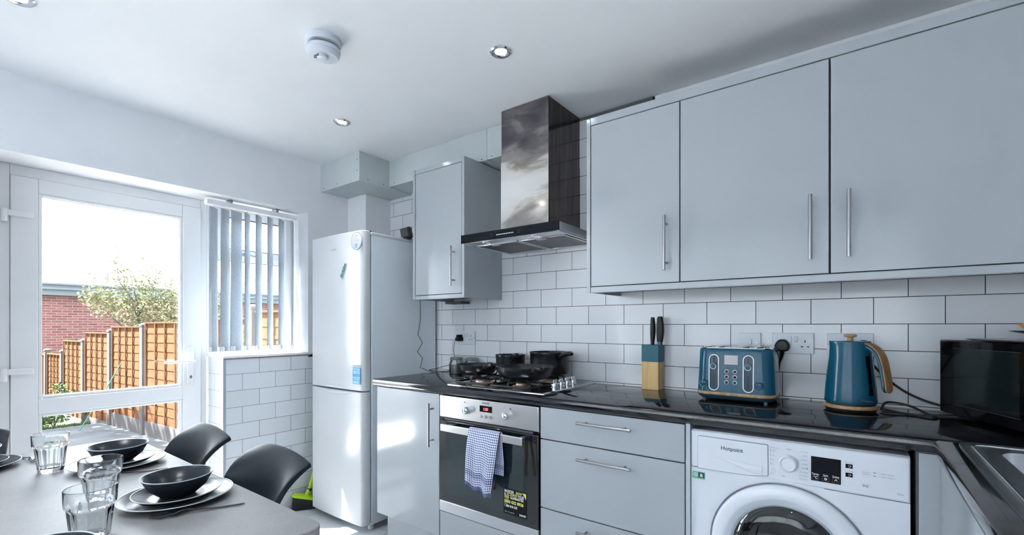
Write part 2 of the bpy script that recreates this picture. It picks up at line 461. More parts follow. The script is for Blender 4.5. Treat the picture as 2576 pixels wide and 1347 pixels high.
def bar_handle(parent, p0, p1, out, r=.006, name='handle', posts=.14):
    """round bar handle with two short posts; 'out' points from the bar back to the door"""
    p0, p1, out = Vector(p0), Vector(p1), Vector(out)
    b = MB(); b.cyl(p0, p1, r, n=14)
    for k in (posts, 1 - posts):
        q = p0.lerp(p1, k); b.cyl(q, q + out, r * .75, n=10)
    return b.build(name, M['steel'], parent, angle=40)

# ------------------------------------------------------------------ room shell
CEIL, WY, WX = 2.335, 2.229, -3.0
XR, YF = .80, -1.35
GX = -3.23                                     # room face of door and window frames
struct(MB().box(-3.34, XR + .1, YF - .1, WY + .1, -.12, 0).build('floor', M['floor'], flat=True))
struct(MB().box(-3.34, XR + .1, YF - .1, WY + .1, CEIL, CEIL + .1).build('ceiling', M['ceil'], flat=True))
b = MB()
b.box(-3.34, WX, YF - .1, .27, 0, CEIL)                       # left of the door
b.box(-3.34, WX, .27, 1.703, 1.985, CEIL)                     # lintel over door and window
b.box(-3.34, WX, 1.703, WY + .1, 1.0, CEIL)                   # right of the window
b.box(-3.34, WX - .008, 1.186, WY + .1, 0, 1.0)               # masonry under the sill
b.box(-3.34, WX - .008, 1.186, 1.703, 1.0, 1.018)
b.box(WX - .008, WX, 1.178, WY, 0, 1.018, 1)                  # tiles under the sill
b.box(GX - .02, WX - .008, 1.178, 1.186, 0, 1.018, 2)         # tiled door reveal
struct(b.build('wall_left', [M['paint'], M['tile_end'], M['tile_reveal']], flat=True))
b = MB()
b.box(-3.34, XR + .1, WY + .004, WY + .1, 0, CEIL)
b.box(-2.79, -.80, WY - .002, WY + .004, 0, CEIL - .018, 1)   # tiles up to the ceiling beside the hood
b.box(-.80, XR, WY - .002, WY + .004, 0, 2.10, 1)
b.box(-1.21, -.792, WY - .003, WY + .004, CEIL - .018, CEIL - .003, 2)
b.box(-.80, -.792, WY - .003, WY + .004, 2.10, CEIL - .003, 2)
struct(b.build('wall_back', [M['paint'], M['tile_back'], M['dark_trim']], flat=True))
b = MB()
b.box(XR, XR + .1, YF - .1, WY + .1, 0, CEIL)
struct(b.build('wall_right', M['paint'], flat=True))
b = MB()
VX0, VX1, VZ0, VZ1 = -2.75, .45, .80, 2.15  # rear opening made wide to fill the room with daylight
b.box(-3.34, VX0, YF - .1, YF, 0, CEIL); b.box(VX1, XR + .1, YF - .1, YF, 0, CEIL)
b.box(VX0, VX1, YF - .1, YF, VZ1, CEIL); b.box(VX0, VX1, YF - .1, YF, 0, VZ0)
struct(b.build('wall_front', M['paint'], flat=True))
b = MB(); n_ = 4
for k in range(n_ + 1):
    x = VX0 + .03 + (VX1 - VX0 - .06) * k / n_; b.box(x - .03, x + .03, YF - .09, YF - .03, VZ0, VZ1)
b.box(VX0, VX1, YF - .09, YF - .03, VZ0, VZ0 + .06); b.box(VX0, VX1, YF - .09, YF - .03, VZ1 - .06, VZ1)
w2 = struct(b.build('rear_fill_window', M['upvc'], org=(-1.1, YF - .05, VZ0)))  # unseen rear window, widened as a fill source
B('glass_pane', M['pane'], w2, (VX0 + .03, VX1 - .03, YF - .062, YF - .058, VZ0 + .03, VZ1 - .03), bevel=0)  # pane of the unseen rear fill window
cu = thing('fill_curtain', (-1.1, YF, VZ0), 'unseen white net curtain added behind the camera as soft fill light', 'curtain')  # added to turn the rear daylight into soft fill
MB().grid(lambda u, v: (VX0 - .02 + (VX1 - VX0 + .04) * u, YF + .035 + .018 * math.sin(u * 150) + .006 * math.sin(u * 47 + v), VZ0 - .03 + (VZ1 - VZ0 + .05) * v), 360, 2).build('fill_curtain_sheet', M['net'], cu, angle=180)
b = MB(); b.cyl((VX0 - .06, YF + .035, VZ1 + .03), (VX1 + .06, YF + .035, VZ1 + .03), .010); b.build('fill_curtain_rod', M['steel'], cu)
struct(B('trim_1', M['trim'], None, (WX - .012, WX + .002, 1.174, 1.190, 0, 1.018)))          # tile corner profile
struct(B('trim_2', M['upvc'], None, (GX, WX + .006, 1.172, 1.703, 1.018, 1.032), bevel=.003))  # window board
struct(B('trim_3', wood_mat('raw_board_edge', (.22, .15, .13), (.34, .25, .22), 30.), None, (WX - .004, WX + .003, 1.178, 1.72, 1.010, 1.018), bevel=0))
# boxed-in pipes along the ceiling and down the corner
bx = struct(B('trim_4', M['boxing'], None, (WX, -2.555, 1.795, WY, 2.145, CEIL), org=(-2.8, 2.0, 2.145), bevel=.001))
bm_ = struct(B('trim_5', M['boxing'], None, (-2.555, -1.6925, 2.032, WY, 2.158, CEIL), (-1.69, -1.494, 2.032, WY, 2.158, CEIL), org=(-2.0, 2.1, 2.158), bevel=.001))
struct(B('trim_6', M['paint'], None, (WX, -2.785, 2.01, WY, 0, 2.145), org=(-2.9, 2.1, 0)))
for par, pts in ((bx, [(-2.96, 1.795, 2.165), (-2.80, 1.795, 2.165), (-2.58, 1.795, 2.215), (-2.58, 1.795, 2.285)]),
                 (bm_, [(-2.50, 2.032, 2.178), (-1.73, 2.032, 2.17), (-1.655, 2.032, 2.172)])):
    for p in pts:
        MB().lathe([(.0035, 0), (.003, .0015), (.0001, .002)], p, 10, axis='y').build('screw', M['rubber'], par)
for p in ((-2.555, 1.86, 2.165), (-2.555, 1.985, 2.165)):
    MB().lathe([(.0035, 0), (.003, .0015), (.0001, .002)], (p[0], p[1], p[2]), 10, axis='x').build('screw', M['rubber'], bx).matrix_local = Matrix.Translation(Vector(p) - Vector(ORG[bx.name])) @ Matrix.Rotation(PI, 4, 'Z') @ Matrix.Translation(Vector(ORG[bx.name]) - Vector(p))

# ------------------------------------------------------------------ back door
def pane_frame(b, x0, x1, y0, y1, z0, z1, w, mi=0):
    b.box(x0, x1, y0, y0 + w, z0, z1, mi); b.box(x0, x1, y1 - w, y1, z0, z1, mi)
    b.box(x0, x1, y0 + w, y1 - w, z0, z0 + w, mi); b.box(x0, x1, y0 + w, y1 - w, z1 - w, z1, mi)

b = MB(); b.box(-3.30, GX, .27, .341, 0, 1.985); b.box(-3.30, GX, 1.139, 1.172, 0, 1.985); b.box(-3.30, GX, .341, 1.139, 1.933, 1.985); b.box(-3.30, GX, .341, 1.139, 0, .049)
door = struct(b.build('door_1', M['upvc'], org=(-3.26, .7, 0), bevel=.003))
b = MB()
X0, X1 = -3.295, GX + .012
b.box(X0, X1, .342, .435, .05, 1.932); b.box(X0, X1, 1.042, 1.138, .05, 1.932)
b.box(X0, X1, .435, 1.042, 1.862, 1.932); b.box(X0, X1, .435, 1.042, .775, .852); b.box(X0, X1, .435, 1.042, .05, .17)
leaf = b.build('door_leaf', M['upvc'], door, bevel=.004)
b = MB()
for z0, z1 in ((.852, 1.862), (.17, .775)):
    pane_frame(b, X1 - .018, X1 - .004, .435, 1.042, z0, z1, .014)
b.build('glazing_bead', M['upvc'], leaf, bevel=.004, seg=3)
b = MB()
for z0, z1 in ((.852, 1.862), (.17, .775)):
    pane_frame(b, X1 - .0215, X1 - .018, .4465, 1.0305, z0 + .0115, z1 - .0115, .004)
b.build('gasket', M['gasket'], leaf)
for z0, z1 in ((.855, 1.858), (.175, .77)):
    MB().box(-3.268, -3.262, .437, 1.040, z0, z1).build('glass_pane', M['pane'], leaf, flat=True)
for z in (1.748, .992):
    b = MB(); x = X1
    b.box(x, x + .016, .330, .418, z - .014, z + .014)
    b.tube([(x + .010, .320, z - .045), (x + .010, .320, z + .017)], .012, 14)
    b.build('hinge', M['upvc'], door, bevel=.004)
x = X1
b = MB(); b.prism(rrect(1.080, .972, .017, .118, .016, 0)and[(p[0], p[1]) for p in rrect(1.080, .972, .017, .118, .016, 0)], x, x + .009, 'x')
hb = b.build('door_handle', M['upvc'], door, bevel=.002)
b = MB(); b.cyl((x + .009, 1.080, 1.0), (x + .045, 1.080, 1.0), .011); b.tube([(x + .045, 1.092, 1.0), (x + .047, 1.05, 1.001), (x + .046, .99, 1.0), (x + .045, .938, 1.001)], [.011, .0105, .010, .009], 12, squash=.8)
b.build('lever', M['upvc'], hb)
b = MB(); b.prism([(1.080 + .007 * math.cos(a * PI / 8), .905 + .010 * math.sin(a * PI / 8)) for a in range(16)], x + .009, x + .012, 'x')
b.build('key_cylinder', M['steel'], hb)

# ------------------------------------------------------------------ window and blind
b = MB(); pane_frame(b, -3.30, GX, 1.172, 1.703, 1.032, 1.985, .045); b.box(-3.30, GX, 1.217, 1.658, 1.630, 1.675)
win = struct(b.build('window_1', M['upvc'], org=(-3.26, 1.44, 1.03), bevel=.003))
b = MB(); pane_frame(b, GX - .045, GX + .014, 1.205, 1.670, 1.655, 1.955, .050)
sash = b.build('opening_sash', M['upvc'], win, bevel=.004)
b = MB(); b.box(GX + .014, GX + .022, 1.36, 1.42, 1.668, 1.685); b.tube([(GX + .026, 1.385, 1.676), (GX + .030, 1.42, 1.672), (GX + .030, 1.462, 1.668)], .006, 8)
b.build('window_handle', M['steel'], sash)
MB().box(-3.268, -3.262, 1.25, 1.625, 1.70, 1.91).build('glass_pane', M['pane'], win, flat=True)
MB().box(-3.268, -3.262, 1.21, 1.665, 1.07, 1.635).build('glass_pane', M['pane'], win, flat=True)
b = MB(); pane_frame(b, GX - .012, GX - .004, 1.214, 1.661, 1.074, 1.633, .006); pane_frame(b, GX + .005, GX + .0145, 1.253, 1.622, 1.703, 1.907, .005)
b.build('gasket', M['rubber'], win)

BX = -3.10
bl = thing('vertical_blind', (BX, 1.40, 1.93), 'white vertical blind with eight angled fabric slats across the window', 'blind')
b = MB(); b.box(BX - .022, BX + .022, 1.118, 1.668, 1.936, 1.966)
hr = b.build('headrail', M['upvc'], bl, bevel=.003)
for y in (1.25, 1.53): B('bracket', M['steel'], hr, (BX - .028, BX + .028, y - .008, y + .008, 1.964, 1.985))
sl = [(1.161, 40), (1.226, 38), (1.290, 27), (1.354, 47), (1.424, 42), (1.497, 43), (1.571, 41), (1.648, 54)]
for k, (y, deg) in enumerate(sl):
    def fn(u, v, y=y, deg=deg, k=k):
        tw = math.radians(deg - (9 if k in (1, 2) else 2) * (1 - v))
        w = (u - .5) * .089; bow = .004 * math.sin(PI * u)
        dx, dy = math.sin(tw), math.cos(tw)
        return (BX - dx * w + dy * bow, y + dy * w + dx * bow, 1.056 + v * .868)
    so = MB().grid(fn, 6, 10).build('slat', M['slat'], bl, solid=.0008)
    b = MB(); t = math.radians(deg)
    b.obox((BX, y, 1.072), (-math.sin(t) * .043, math.cos(t) * .043, 0), (.0025 * math.cos(t), .0025 * math.sin(t), 0), (0, 0, .014))
    b.build('slat_weight', M['upvc'], so)
    b = MB(); b.cyl((BX, y, 1.920), (BX, y, 1.940), .004, n=8)
    b.build('slat_hook', M['upvc'], so)
for (y0, d0), (y1, d1) in zip(sl[:-1], sl[1:]):
    b = MB()
    a0, a1 = math.radians(d0), math.radians(d1)
    p = Vector((BX - math.sin(a0) * .04, y0 + math.cos(a0) * .04, 1.085)); q = Vector((BX + math.sin(a1) * .04, y1 - math.cos(a1) * .04, 1.085))
    b.tube([p, p.lerp(q, .5) + Vector((0, 0, -.016)), q], .0013, 6)
    b.build('bottom_chain', M['upvc'], bl)
b = MB(); b.tube([(BX + .01, 1.664, 1.936), (BX + .014, 1.672, 1.60), (BX + .012, 1.668, 1.25), (BX + .016, 1.678, 1.25), (BX + .017, 1.682, 1.60), (BX + .014, 1.674, 1.936)], .0014, 6)
b.build('pull_cord', M['upvc'], bl)

# ------------------------------------------------------------------ ceiling fittings
def downlight(loc):
    d = thing('downlight', loc, '', 'ceiling light', 'recessed chrome downlights')
    x, y, z = loc
    MB().lathe([(.0235, -.0003), (.028, -.0028), (.034, -.0060), (.040, -.006), (.045, -.002), (.045, .001)], loc, 40).build('bezel', M['chrome'], d)
    MB().lathe([(.0001, -.0026), (.018, -.0020), (.0245, -.0004)], loc, 28).build('lamp', M['bulb'], d)
    return d
DL = [(-2.274, 1.486, 'chrome downlight in the ceiling above the fridge, left of the smoke alarm'),
      (-1.169, 1.494, 'chrome downlight in the ceiling in front of the cooker hood'),
      (-2.303, .262, 'chrome downlight cut off at the top left corner of the photo')]
d0 = downlight((DL[0][0], DL[0][1], CEIL - .001)); d0['label'] = DL[0][2]
for x, y, lb in DL[1:]: dup(d0, (x, y, CEIL - .001), lb)

sx, sy = -1.680, 1.018
sm = thing('smoke_alarm', (sx, sy, CEIL), 'round white smoke alarm hanging slightly open from the ceiling', 'smoke alarm')
MB().lathe([(.0001, -.022), (.060, -.022), (.066, -.016), (.066, 0)], (sx, sy, CEIL), 40).build('base_plate', M['socket'], sm)
tl = Matrix.Translation((sx, sy, CEIL)) @ Matrix.Rotation(math.radians(4), 4, (.5, 1, 0)) @ Matrix.Translation((-sx, -sy, -CEIL))
b = MB(); b.lathe([(.050, -.026), (.058, -.029), (.062, -.034), (.063, -.046), (.059, -.049), (.058, -.054), (.060, -.058), (.054, -.066), (.040, -.068), (.0001, -.069)], (sx, sy, CEIL), 40)
b.v = [tuple(tl @ Vector(p)) for p in b.v]
body = b.build('alarm_body', M['socket'], sm)
b = MB(); b.lathe([(.021, -.066), (.021, -.078), (.016, -.081), (.0001, -.081)], (sx + .012, sy - .012, CEIL), 20)
b.v = [tuple(tl @ Vector(p)) for p in b.v]; b.build('test_button', M['socket'], sm)
b = MB()
for dx, dy in ((-.026, -.022), (-.022, -.018), (-.021, -.026), (-.017, -.022), (-.010, -.032), (-.002, -.026)):
    b.lathe([(.0001, -.0702), (.0022, -.0702), (.0022, -.066)], (sx + dx, sy + dy, CEIL), 8)
b.v = [tuple(tl @ Vector(p)) for p in b.v]; b.build('vent_hole', M['ink'], sm)
b = MB()
for k in range(4): b.box(sx + .000 + k * .006, sx + .003 + k * .006, sy - .0345, sy - .0335, CEIL - .078, CEIL - .071)
b.v = [tuple(tl @ Vector(p)) for p in b.v]; b.build('vent_slot', M['ink'], sm)

# ------------------------------------------------------------------ fridge freezer
FX0, FX1 = -2.835, -2.283
fr = thing('fridge_freezer', (-2.56, 1.92, 0), 'tall white fridge freezer standing in the corner by the window', 'fridge')
b = MB(); b.box(FX0 + .060, FX1 - .002, 1.690, 2.205, .04, 1.745); b.build('body', M['fridge_side'], fr, bevel=.004)
B('top_panel', M['fridge'], fr, (FX0 + .058, FX1, 1.684, 2.205, 1.745, 1.762), bevel=.004)
B('seal', M['wgrey'], fr, (FX0 + .012, FX1 - .012, 1.680, 1.690, .05, 1.74), bevel=0)
def door_prof(x0, x1, y0, y1, r, bow=.006, n=8):
    pts = [(x1, y1), (x0, y1)]
    for k in range(n + 1):
        a = PI + (PI / 2) * k / n; pts.append((x0 + r + r * math.cos(a), y0 + r + r * math.sin(a)))
    for k in range(1, 8): pts.append((x0 + r + (x1 - x0 - 2 * r) * k / 8, y0 - bow * math.sin(PI * k / 8)))
    for k in range(n + 1):
        a = 1.5 * PI + (PI / 2) * k / n; pts.append((x1 - r + r * math.cos(a), y0 + r + r * math.sin(a)))
    return pts
pf = door_prof(FX0, FX1, 1.628, 1.680, .028)
ud = MB().prism(pf, .832, 1.768, 'z').build('upper_door', M['fridge'], fr, bevel=.004)
ld = MB().prism(pf, .045, .8235, 'z').build('lower_door', M['fridge'], fr, bevel=.004)
def grip(u, v):      # shallow crescent finger grip along the top of the lower door
    x = FX0 + (FX1 - FX0) * (.14 + .72 * u); s_ = math.sin(PI * u) ** .8
    y = 1.6275 - .006 * math.sin(PI * (x - FX0) / (FX1 - FX0))
    return (x, y - .0075 * s_ * math.sin(PI * v) ** .8 + .001 * (1 - s_), .8205 - (.003 + .020 * s_) * (1 - v))
MB().grid(grip, 24, 8).build('grip', M['fridge'], ld)
def scoop(u, v):
    x = FX0 + (FX1 - FX0) * (.16 + .66 * u); s_ = math.sin(PI * u) ** .8
    y = 1.6275 - .006 * math.sin(PI * (x - FX0) / (FX1 - FX0))
    return (x, y - .0065 * s_ * math.sin(PI * v) ** .8 + .001 * (1 - s_), .8335 + (.002 + .012 * s_) * v)
MB().grid(scoop, 24, 6).build('grip', M['fridge'], ud)
B('hinge_cap', M['black'], fr, (FX1 - .022, FX1 - .004, 1.672, 1.690, 1.762, 1.770), bevel=.002)
for p in ((FX0 + .09, 1.72), (FX1 - .05, 1.72), (FX0 + .09, 2.16), (FX1 - .05, 2.16)):
    MB().cyl((p[0], p[1], 0), (p[0], p[1], .045), .018).build('foot', M['upvc'], fr)
b = MB(); letters(b, [('Candy', -2.592, 1.672, .015, 'LEFT')], 1.6215, bold=.01)
b.build('brand_lettering', M['ink_soft'], ud)
# round sticker near the top right
cx, cz = -2.338, 1.706
st = MB().lathe([(.0001, .0012), (.050, .0012), (.052, .0004)], (cx, 1.6245, cz), 40, axis='y').build('round_sticker', M['label_white'], ud)
b = MB(); b.lathe([(.0495, .0014), (.0505, .0018), (.0515, .0014)], (cx, 1.6245, cz), 40, axis='y', mi=0)
letters(b, [('Candy', cx, cz + .028, .008, 'CENTER')], 1.6225)
letters(b, [('extra large', cx, cz + .013, .0055, 'CENTER'), ('fridge door', cx, cz + .002, .0055, 'CENTER'), ('easy clean', cx, cz - .009, .0055, 'CENTER')], 1.6225, 1)
b.box(cx - .012, cx + .010, 1.6222, 1.6226, cz - .036, cz - .017, 2); b.box(cx - .007, cx + .005, 1.6219, 1.6223, cz - .031, cz - .024, 3)
b.build('sticker_print', [M['ink_soft'], M['stain_red'], M['label_blue'], M['label_white']], ud)
lx0, lx1, lz0, lz1 = -2.372, -2.300, .872, .968
B('blue_label', M['label_blue'], ud, (lx0, lx1, 1.6212, 1.6232, lz0, lz1), bevel=0)
b = MB(); letters(b, [('IMPORTANT', (lx0 + lx1) / 2, lz1 + .005, .010, 'CENTER')], 1.6225, 1)
letters(b, [('10', lx0 + .004, lz1 - .036, .018, 'LEFT')], 1.6208, 0, bold=.02)
letters(b, [('COMFORT', lx0 + .027, lz1 - .024, .0075, 'LEFT'), ('WARRANTY', lx0 + .027, lz1 - .034, .0075, 'LEFT')], 1.6208, cond=.85)
letters(b, [('ENERGY SAVER', lx0 + .006, lz1 - .062, .008, 'LEFT'), ('WITH CARE', lx0 + .012, lz1 - .073, .0075, 'LEFT')], 1.6208, cond=.85)
for k in range(3): b.box(lx0 + .005, lx1 - .012 - k * .004, 1.6207, 1.6209, lz0 + .006 + k * .004, lz0 + .0075 + k * .004)
b.box(lx0 + .003, lx1 - .003, 1.6207, 1.6209, lz1 - .010, lz1 - .008)
b.build('label_print', [M['ink_white'], M['ink_soft']], ud)

mg = thing('fridge_magnet', (-2.464, 1.62, 1.54), 'small dark green bottle-shaped magnet tilted on the fridge door', 'magnet')
ro = Matrix.Translation((-2.464, 0, 1.541)) @ Matrix.Rotation(math.radians(28), 4, 'Y')
b = MB(); b.prism([(-.013, -.052), (.013, -.052), (.014, .015), (.010, .036), (.010, .050), (-.010, .050), (-.010, .036), (-.014, .015)], 1.6185, 1.6225)
b.v = [tuple(ro @ Vector(p)) for p in b.v]; b.build('magnet_back', M['label_white'], mg, bevel=.002)
b = MB(); b.prism([(-.010, -.044), (.010, -.044), (.011, .014), (.006, .032), (.006, .046), (-.006, .046), (-.006, .032), (-.011, .014)], 1.6170, 1.6190)
b.v = [tuple(ro @ Vector(p)) for p in b.v]; b.build('bottle_print', M['magnet_green'], mg, bevel=.001)
b = MB(); b.box(-.008, .008, 1.6160, 1.6172, -.022, -.006); b.box(-.005, .005, 1.6160, 1.6172, .004, .014)
b.v = [tuple(ro @ Vector(p)) for p in b.v]; b.build('bottle_label', M['green_print'], mg)

sp = thing('smart_speaker', (-2.30, 1.95, 1.763), 'small black box tilted on top of the fridge', 'speaker')
b = MB(); b.obox((-2.292, 1.965, 1.802), (.026, .012, .006), (-.010, .018, 0), (-.012, .002, .034)); b.build('casing', M['black'], sp, bevel=.004)
b = MB(); b.obox((-2.292, 1.940, 1.802), (.022, .010, .005), (.0005, -.002, 0), (-.010, .002, .029)); b.build('front_grille', M['rubber'], sp, bevel=.001)
b = MB(); b.box(-2.315, -2.270, 1.945, 1.985, 1.7632, 1.769); b.build('rubber_foot', M['rubber'], sp)

# broom leaning in the gap between wall and fridge
br = thing('broom', (-2.90, 1.60, 0), 'lime green broom standing in the gap between wall and fridge', 'broom')
def xf(b, m): b.v = [tuple(m @ Vector(p)) for p in b.v]; return b
T = Matrix.Translation((-2.920, 1.655, .074)) @ Matrix.Rotation(math.radians(58), 4, 'Z') @ Matrix.Rotation(math.radians(15), 4, 'Y')
b = MB(); b.rings([rrect(0, 0, .098, .029, .026, -.006), rrect(0, 0, .095, .027, .024, .008), rrect(0, 0, .05, .018, .016, .016)]); b.cyl((-.01, 0, .010), (-.004, .004, .052), .016, .0135)
xf(b, T).build('broom_head', M['lime'], br)
b = MB(); up_ = [tuple(T @ Vector(p)) for p in rrect(0, 0, .092, .025, .022, -.0065)]; c_ = T @ Vector((0, 0, 0))
b.rings([[(c_.x + (p[0] - c_.x) * 1.06, c_.y + (p[1] - c_.y) * 1.06, .003) for p in up_], up_]); b.build('bristles', M['black'], br)
h0 = T @ Vector((-.004, .004, .046))
b = MB(); b.cyl(h0, (-2.880, 1.97, 1.15), .012); b.build('broom_handle', M['lime'], br)
b = MB(); b.cyl(h0 - Vector((0, 0, .004)), h0 + (Vector((-2.880, 1.97, 1.15)) - h0).normalized() * .012, .0145); b.build('collar', M['black'], br)

# ------------------------------------------------------------------ wall cabinets
def wall_cab(name, label, x0, x1, dx0, dx1, z0, z1, dz0, dz1, hx, group=None, sides=True, back=WY - .003):
    t = thing(name, ((x0 + x1) / 2, 2.06, z0), label, 'wall cabinet', group)
    e_ = .016 if sides else -.0006
    B('carcass', M['cab_in'], t, (x0 + e_, x1 - e_, 1.912, back, z0 + .02, z1 - .004), bevel=0)
    if sides:
        B('side_panel', M['cab'], t, (x0, x0 + .018, 1.888, back, z0, z1), bevel=.001)
        B('side_panel', M['cab'], t, (x1 - .018, x1, 1.888, back, z0, z1), bevel=.001)
        B('top_rail', M['cab'], t, (x0 + .018, x1 - .018, 1.892, back, dz1 + .003, z1 - .002), bevel=.001)
        B('bottom_rail', M['cab'], t, (x0 + .018, x1 - .018, 1.892, 1.925, z0, dz0 - .003), bevel=.001)
    d = B('cabinet_door', M['cab'], t, (dx0, dx1, 1.890, 1.909, dz0, dz1), bevel=.0012)
    bar_handle(d, (hx, 1.856, 1.436), (hx, 1.856, 1.656), (0, .034, 0))
    return t
wall_cab('wall_cabinet', 'small grey gloss wall cabinet between the fridge and the cooker hood', -2.152, -1.733, -2.130, -1.755, 1.368, 2.150, 1.394, 2.120, -1.807)
B('hinge_rail', M['cab_in'], bpy.data.objects['wall_cabinet'], (-2.13, -1.99, 2.14, 2.22, 1.352, 1.366), bevel=0)
G3 = 'grey wall cabinets right of the hood'
c1 = wall_cab('wall_cabinet', 'grey wall cabinet with the narrowest door, beside the cooker hood', -.982, -.569, -.961, -.571, 1.362, 2.146, 1.389, 2.112, -.621, G3, False)
B('end_panel', M['cab'], c1, (-.983, -.965, 1.888, WY - .003, 1.362, 2.146), bevel=.001)
wall_cab('wall_cabinet', 'wide grey wall cabinet door above the toaster, handle at its right edge', -.567, -.0735, -.566, -.0755, 1.362, 2.146, 1.389, 2.112, -.126, G3, False)
wall_cab('wall_cabinet', 'shiny grey wall cabinet at the right edge of the photo, handle on its left', -.0705, .53, -.0700, .527, 1.362, 2.146, 1.389, 2.112, -.020, G3, False)
wall_cab('wall_cabinet', 'end wall cabinet in the corner past the right edge of the photo', .5315, .795, .5315, .793, 1.362, 2.146, 1.389, 2.112, .60, G3, False)
tag(B('cabinet_cornice', M['cab'], None, (-.963, .795, 1.888, 1.935, 2.1155, 2.148), org=(-.1, 1.9, 2.115), bevel=.001), 'long grey rail along the top of the right-hand wall cabinets', 'cornice')
tag(B('light_rail', M['cab'], None, (-.963, .795, 1.888, 1.910, 1.360, 1.3855), org=(-.1, 1.9, 1.36), bevel=.0025), 'long grey light rail under the right-hand wall cabinets', 'pelmet')

# ------------------------------------------------------------------ cooker hood
hd = thing('cooker_hood', (-1.355, 2.0, 1.635), 'chimney cooker hood with smeared, reflection-toned steel flue and black glass front', 'cooker hood')
HX0, HX1 = -1.650, -1.062
B('front_strip', M['black_gloss'], hd, (HX0, HX1, 1.772, 1.782, 1.637, 1.681), bevel=.001)
b = MB(); b.box(HX0 + .002, HX1 - .001, 1.782, WY - .004, 1.645, 1.679); b.box(HX0 + .002, HX0 + .012, 1.782, WY - .004, 1.634, 1.645); b.box(HX1 - .012, HX1 - .002, 1.782, WY - .004, 1.634, 1.645)
b.box(HX0 + .012, HX1 - .012, 1.782, 1.862, 1.6365, 1.645); b.box(HX0 + .012, HX1 - .012, 2.165, WY - .004, 1.6365, 1.645)
can = b.build('canopy', M['steel_sat'], hd, bevel=.001)
for x0, x1 in ((-1.628, -1.362), (-1.350, -1.084)):
    f = B('grease_filter', M['filter'], hd, (x0 + .008, x1 - .008, 1.874, 2.153, 1.634, 1.640), bevel=.001)
    b = MB(); pane_frame(b, x0, x1, 1.866, 2.161, 1.631, 1.638, .008) if False else None
    for q in ((x0, x1, 1.866, 1.874), (x0, x1, 2.153, 2.161), (x0, x0 + .008, 1.874, 2.153), (x1 - .008, x1, 1.874, 2.153)): b.box(*q, 1.632, 1.642)
    b.build('filter_frame', M['chrome'], f, bevel=.001)
    xm = (x0 + x1) / 2
    B('filter_latch', M['steel'], f, (xm - .035, xm + .02, 1.880, 1.900, 1.629, 1.634), bevel=.001)
for x in (-1.515, -1.215):
    MB().lathe([(.026, .0005), (.027, -.004), (.019, -.006), (.018, -.004)], (x, 1.824, 1.637), 28).build('lamp_ring', M['chrome'], hd)
    MB().lathe([(.0001, -.0055), (.0185, -.0045)], (x, 1.824, 1.637), 24).build('hood_lamp', mat('frosted_lens_%d' % int(x * -100), (.62, .66, .62), .3), hd)
b = MB()
for k in range(11): b.lathe([(.0001, .0006), (.0017, .0006), (.0017, 0)], (-1.412 + .0098 * k, 1.7719, 1.657), 8, axis='y')
b.build('level_light', M['white_led'], hd)
for x in (-1.445, -1.280): MB().lathe([(.007, .0003), (.008, .0003)], (x, 1.7719, 1.659), 20, axis='y').build('touch_mark', M['rubber'], hd)
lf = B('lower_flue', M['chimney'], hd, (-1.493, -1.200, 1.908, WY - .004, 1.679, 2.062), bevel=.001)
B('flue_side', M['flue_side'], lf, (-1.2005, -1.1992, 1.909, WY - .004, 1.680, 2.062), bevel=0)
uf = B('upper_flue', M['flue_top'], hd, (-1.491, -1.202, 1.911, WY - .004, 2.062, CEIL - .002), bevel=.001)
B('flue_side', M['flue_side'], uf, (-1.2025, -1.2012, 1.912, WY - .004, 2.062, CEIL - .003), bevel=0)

# ------------------------------------------------------------------ base units
FY = 1.655
bc = thing('base_cabinet', (-1.93, 1.95, 0), 'grey gloss base cabinet with one door, between fridge and oven', 'base cabinet')
B('carcass', M['carcass'], bc, (-2.188, -1.687, 1.676, 2.21, .15, .868), bevel=0)
d = B('cabinet_door', M['cab'], bc, (-2.188, -1.690, FY, 1.674, .150, .866), bevel=.0012)
bar_handle(d, (-1.732, 1.622, .600), (-1.732, 1.622, .820), (0, .033, 0))
B('plinth', M['plinth'], bc, (-2.17, -1.687, 1.715, 1.733, 0, .148), bevel=0)

ov = thing('built_in_oven', (-1.385, 1.95, .15), 'built-in steel and black glass oven under the hob', 'oven')
OX0, OX1 = -1.681, -1.087
B('housing', M['cab_in'], ov, (OX0 - .002, OX1 + .002, 1.690, 2.2, .0, .868), bevel=0)
cp = B('control_panel', M['steel_sat'], ov, (OX0, OX1, 1.650, 1.690, .757, .864), bevel=.003)
for x in (-1.493, -1.257):
    k = MB().lathe([(.017, 0), (.0175, .004), (.0165, .020), (.014, .023), (.0001, .024)], (x, 1.650, .808), 32, axis='y').build('dial_knob', M['chrome'], ov, angle=50)
    b = MB(); b.box(x - .0006, x + .0006, 1.6255, 1.6262, .814, .822); b.build('knob_mark', M['ink'], k)
for x in (-1.406, -1.377, -1.347):
    MB().lathe([(.0075, 0), (.0075, .004), (.006, .006), (.0001, .0062)], (x, 1.650, .789), 20, axis='y').build('push_button', M['chrome'], ov, angle=50)
dp = B('display', M['black_gloss'], ov, (-1.416, -1.343, 1.6485, 1.6505, .810, .839), bevel=0)
b = MB(); letters(b, [("1:20", -1.380, .818, .013, 'CENTER')], 1.6480, bold=.01); b.build('display_digits', M['red_led'], dp)
b = MB(); b.box(-1.514, -1.508, 1.649, 1.6502, .841, .847); b.box(-1.240, -1.234, 1.649, 1.6502, .838, .844); b.build('indicator_light', mat('dark_red_lens', (.25, .01, .015), .3), ov)
b = MB(); letters(b, [('ZANUSSI', -1.380, .848, .0085, 'CENTER')], 1.6493, bold=.03); b.build('brand_lettering', M['ink'], ov)
b = MB()
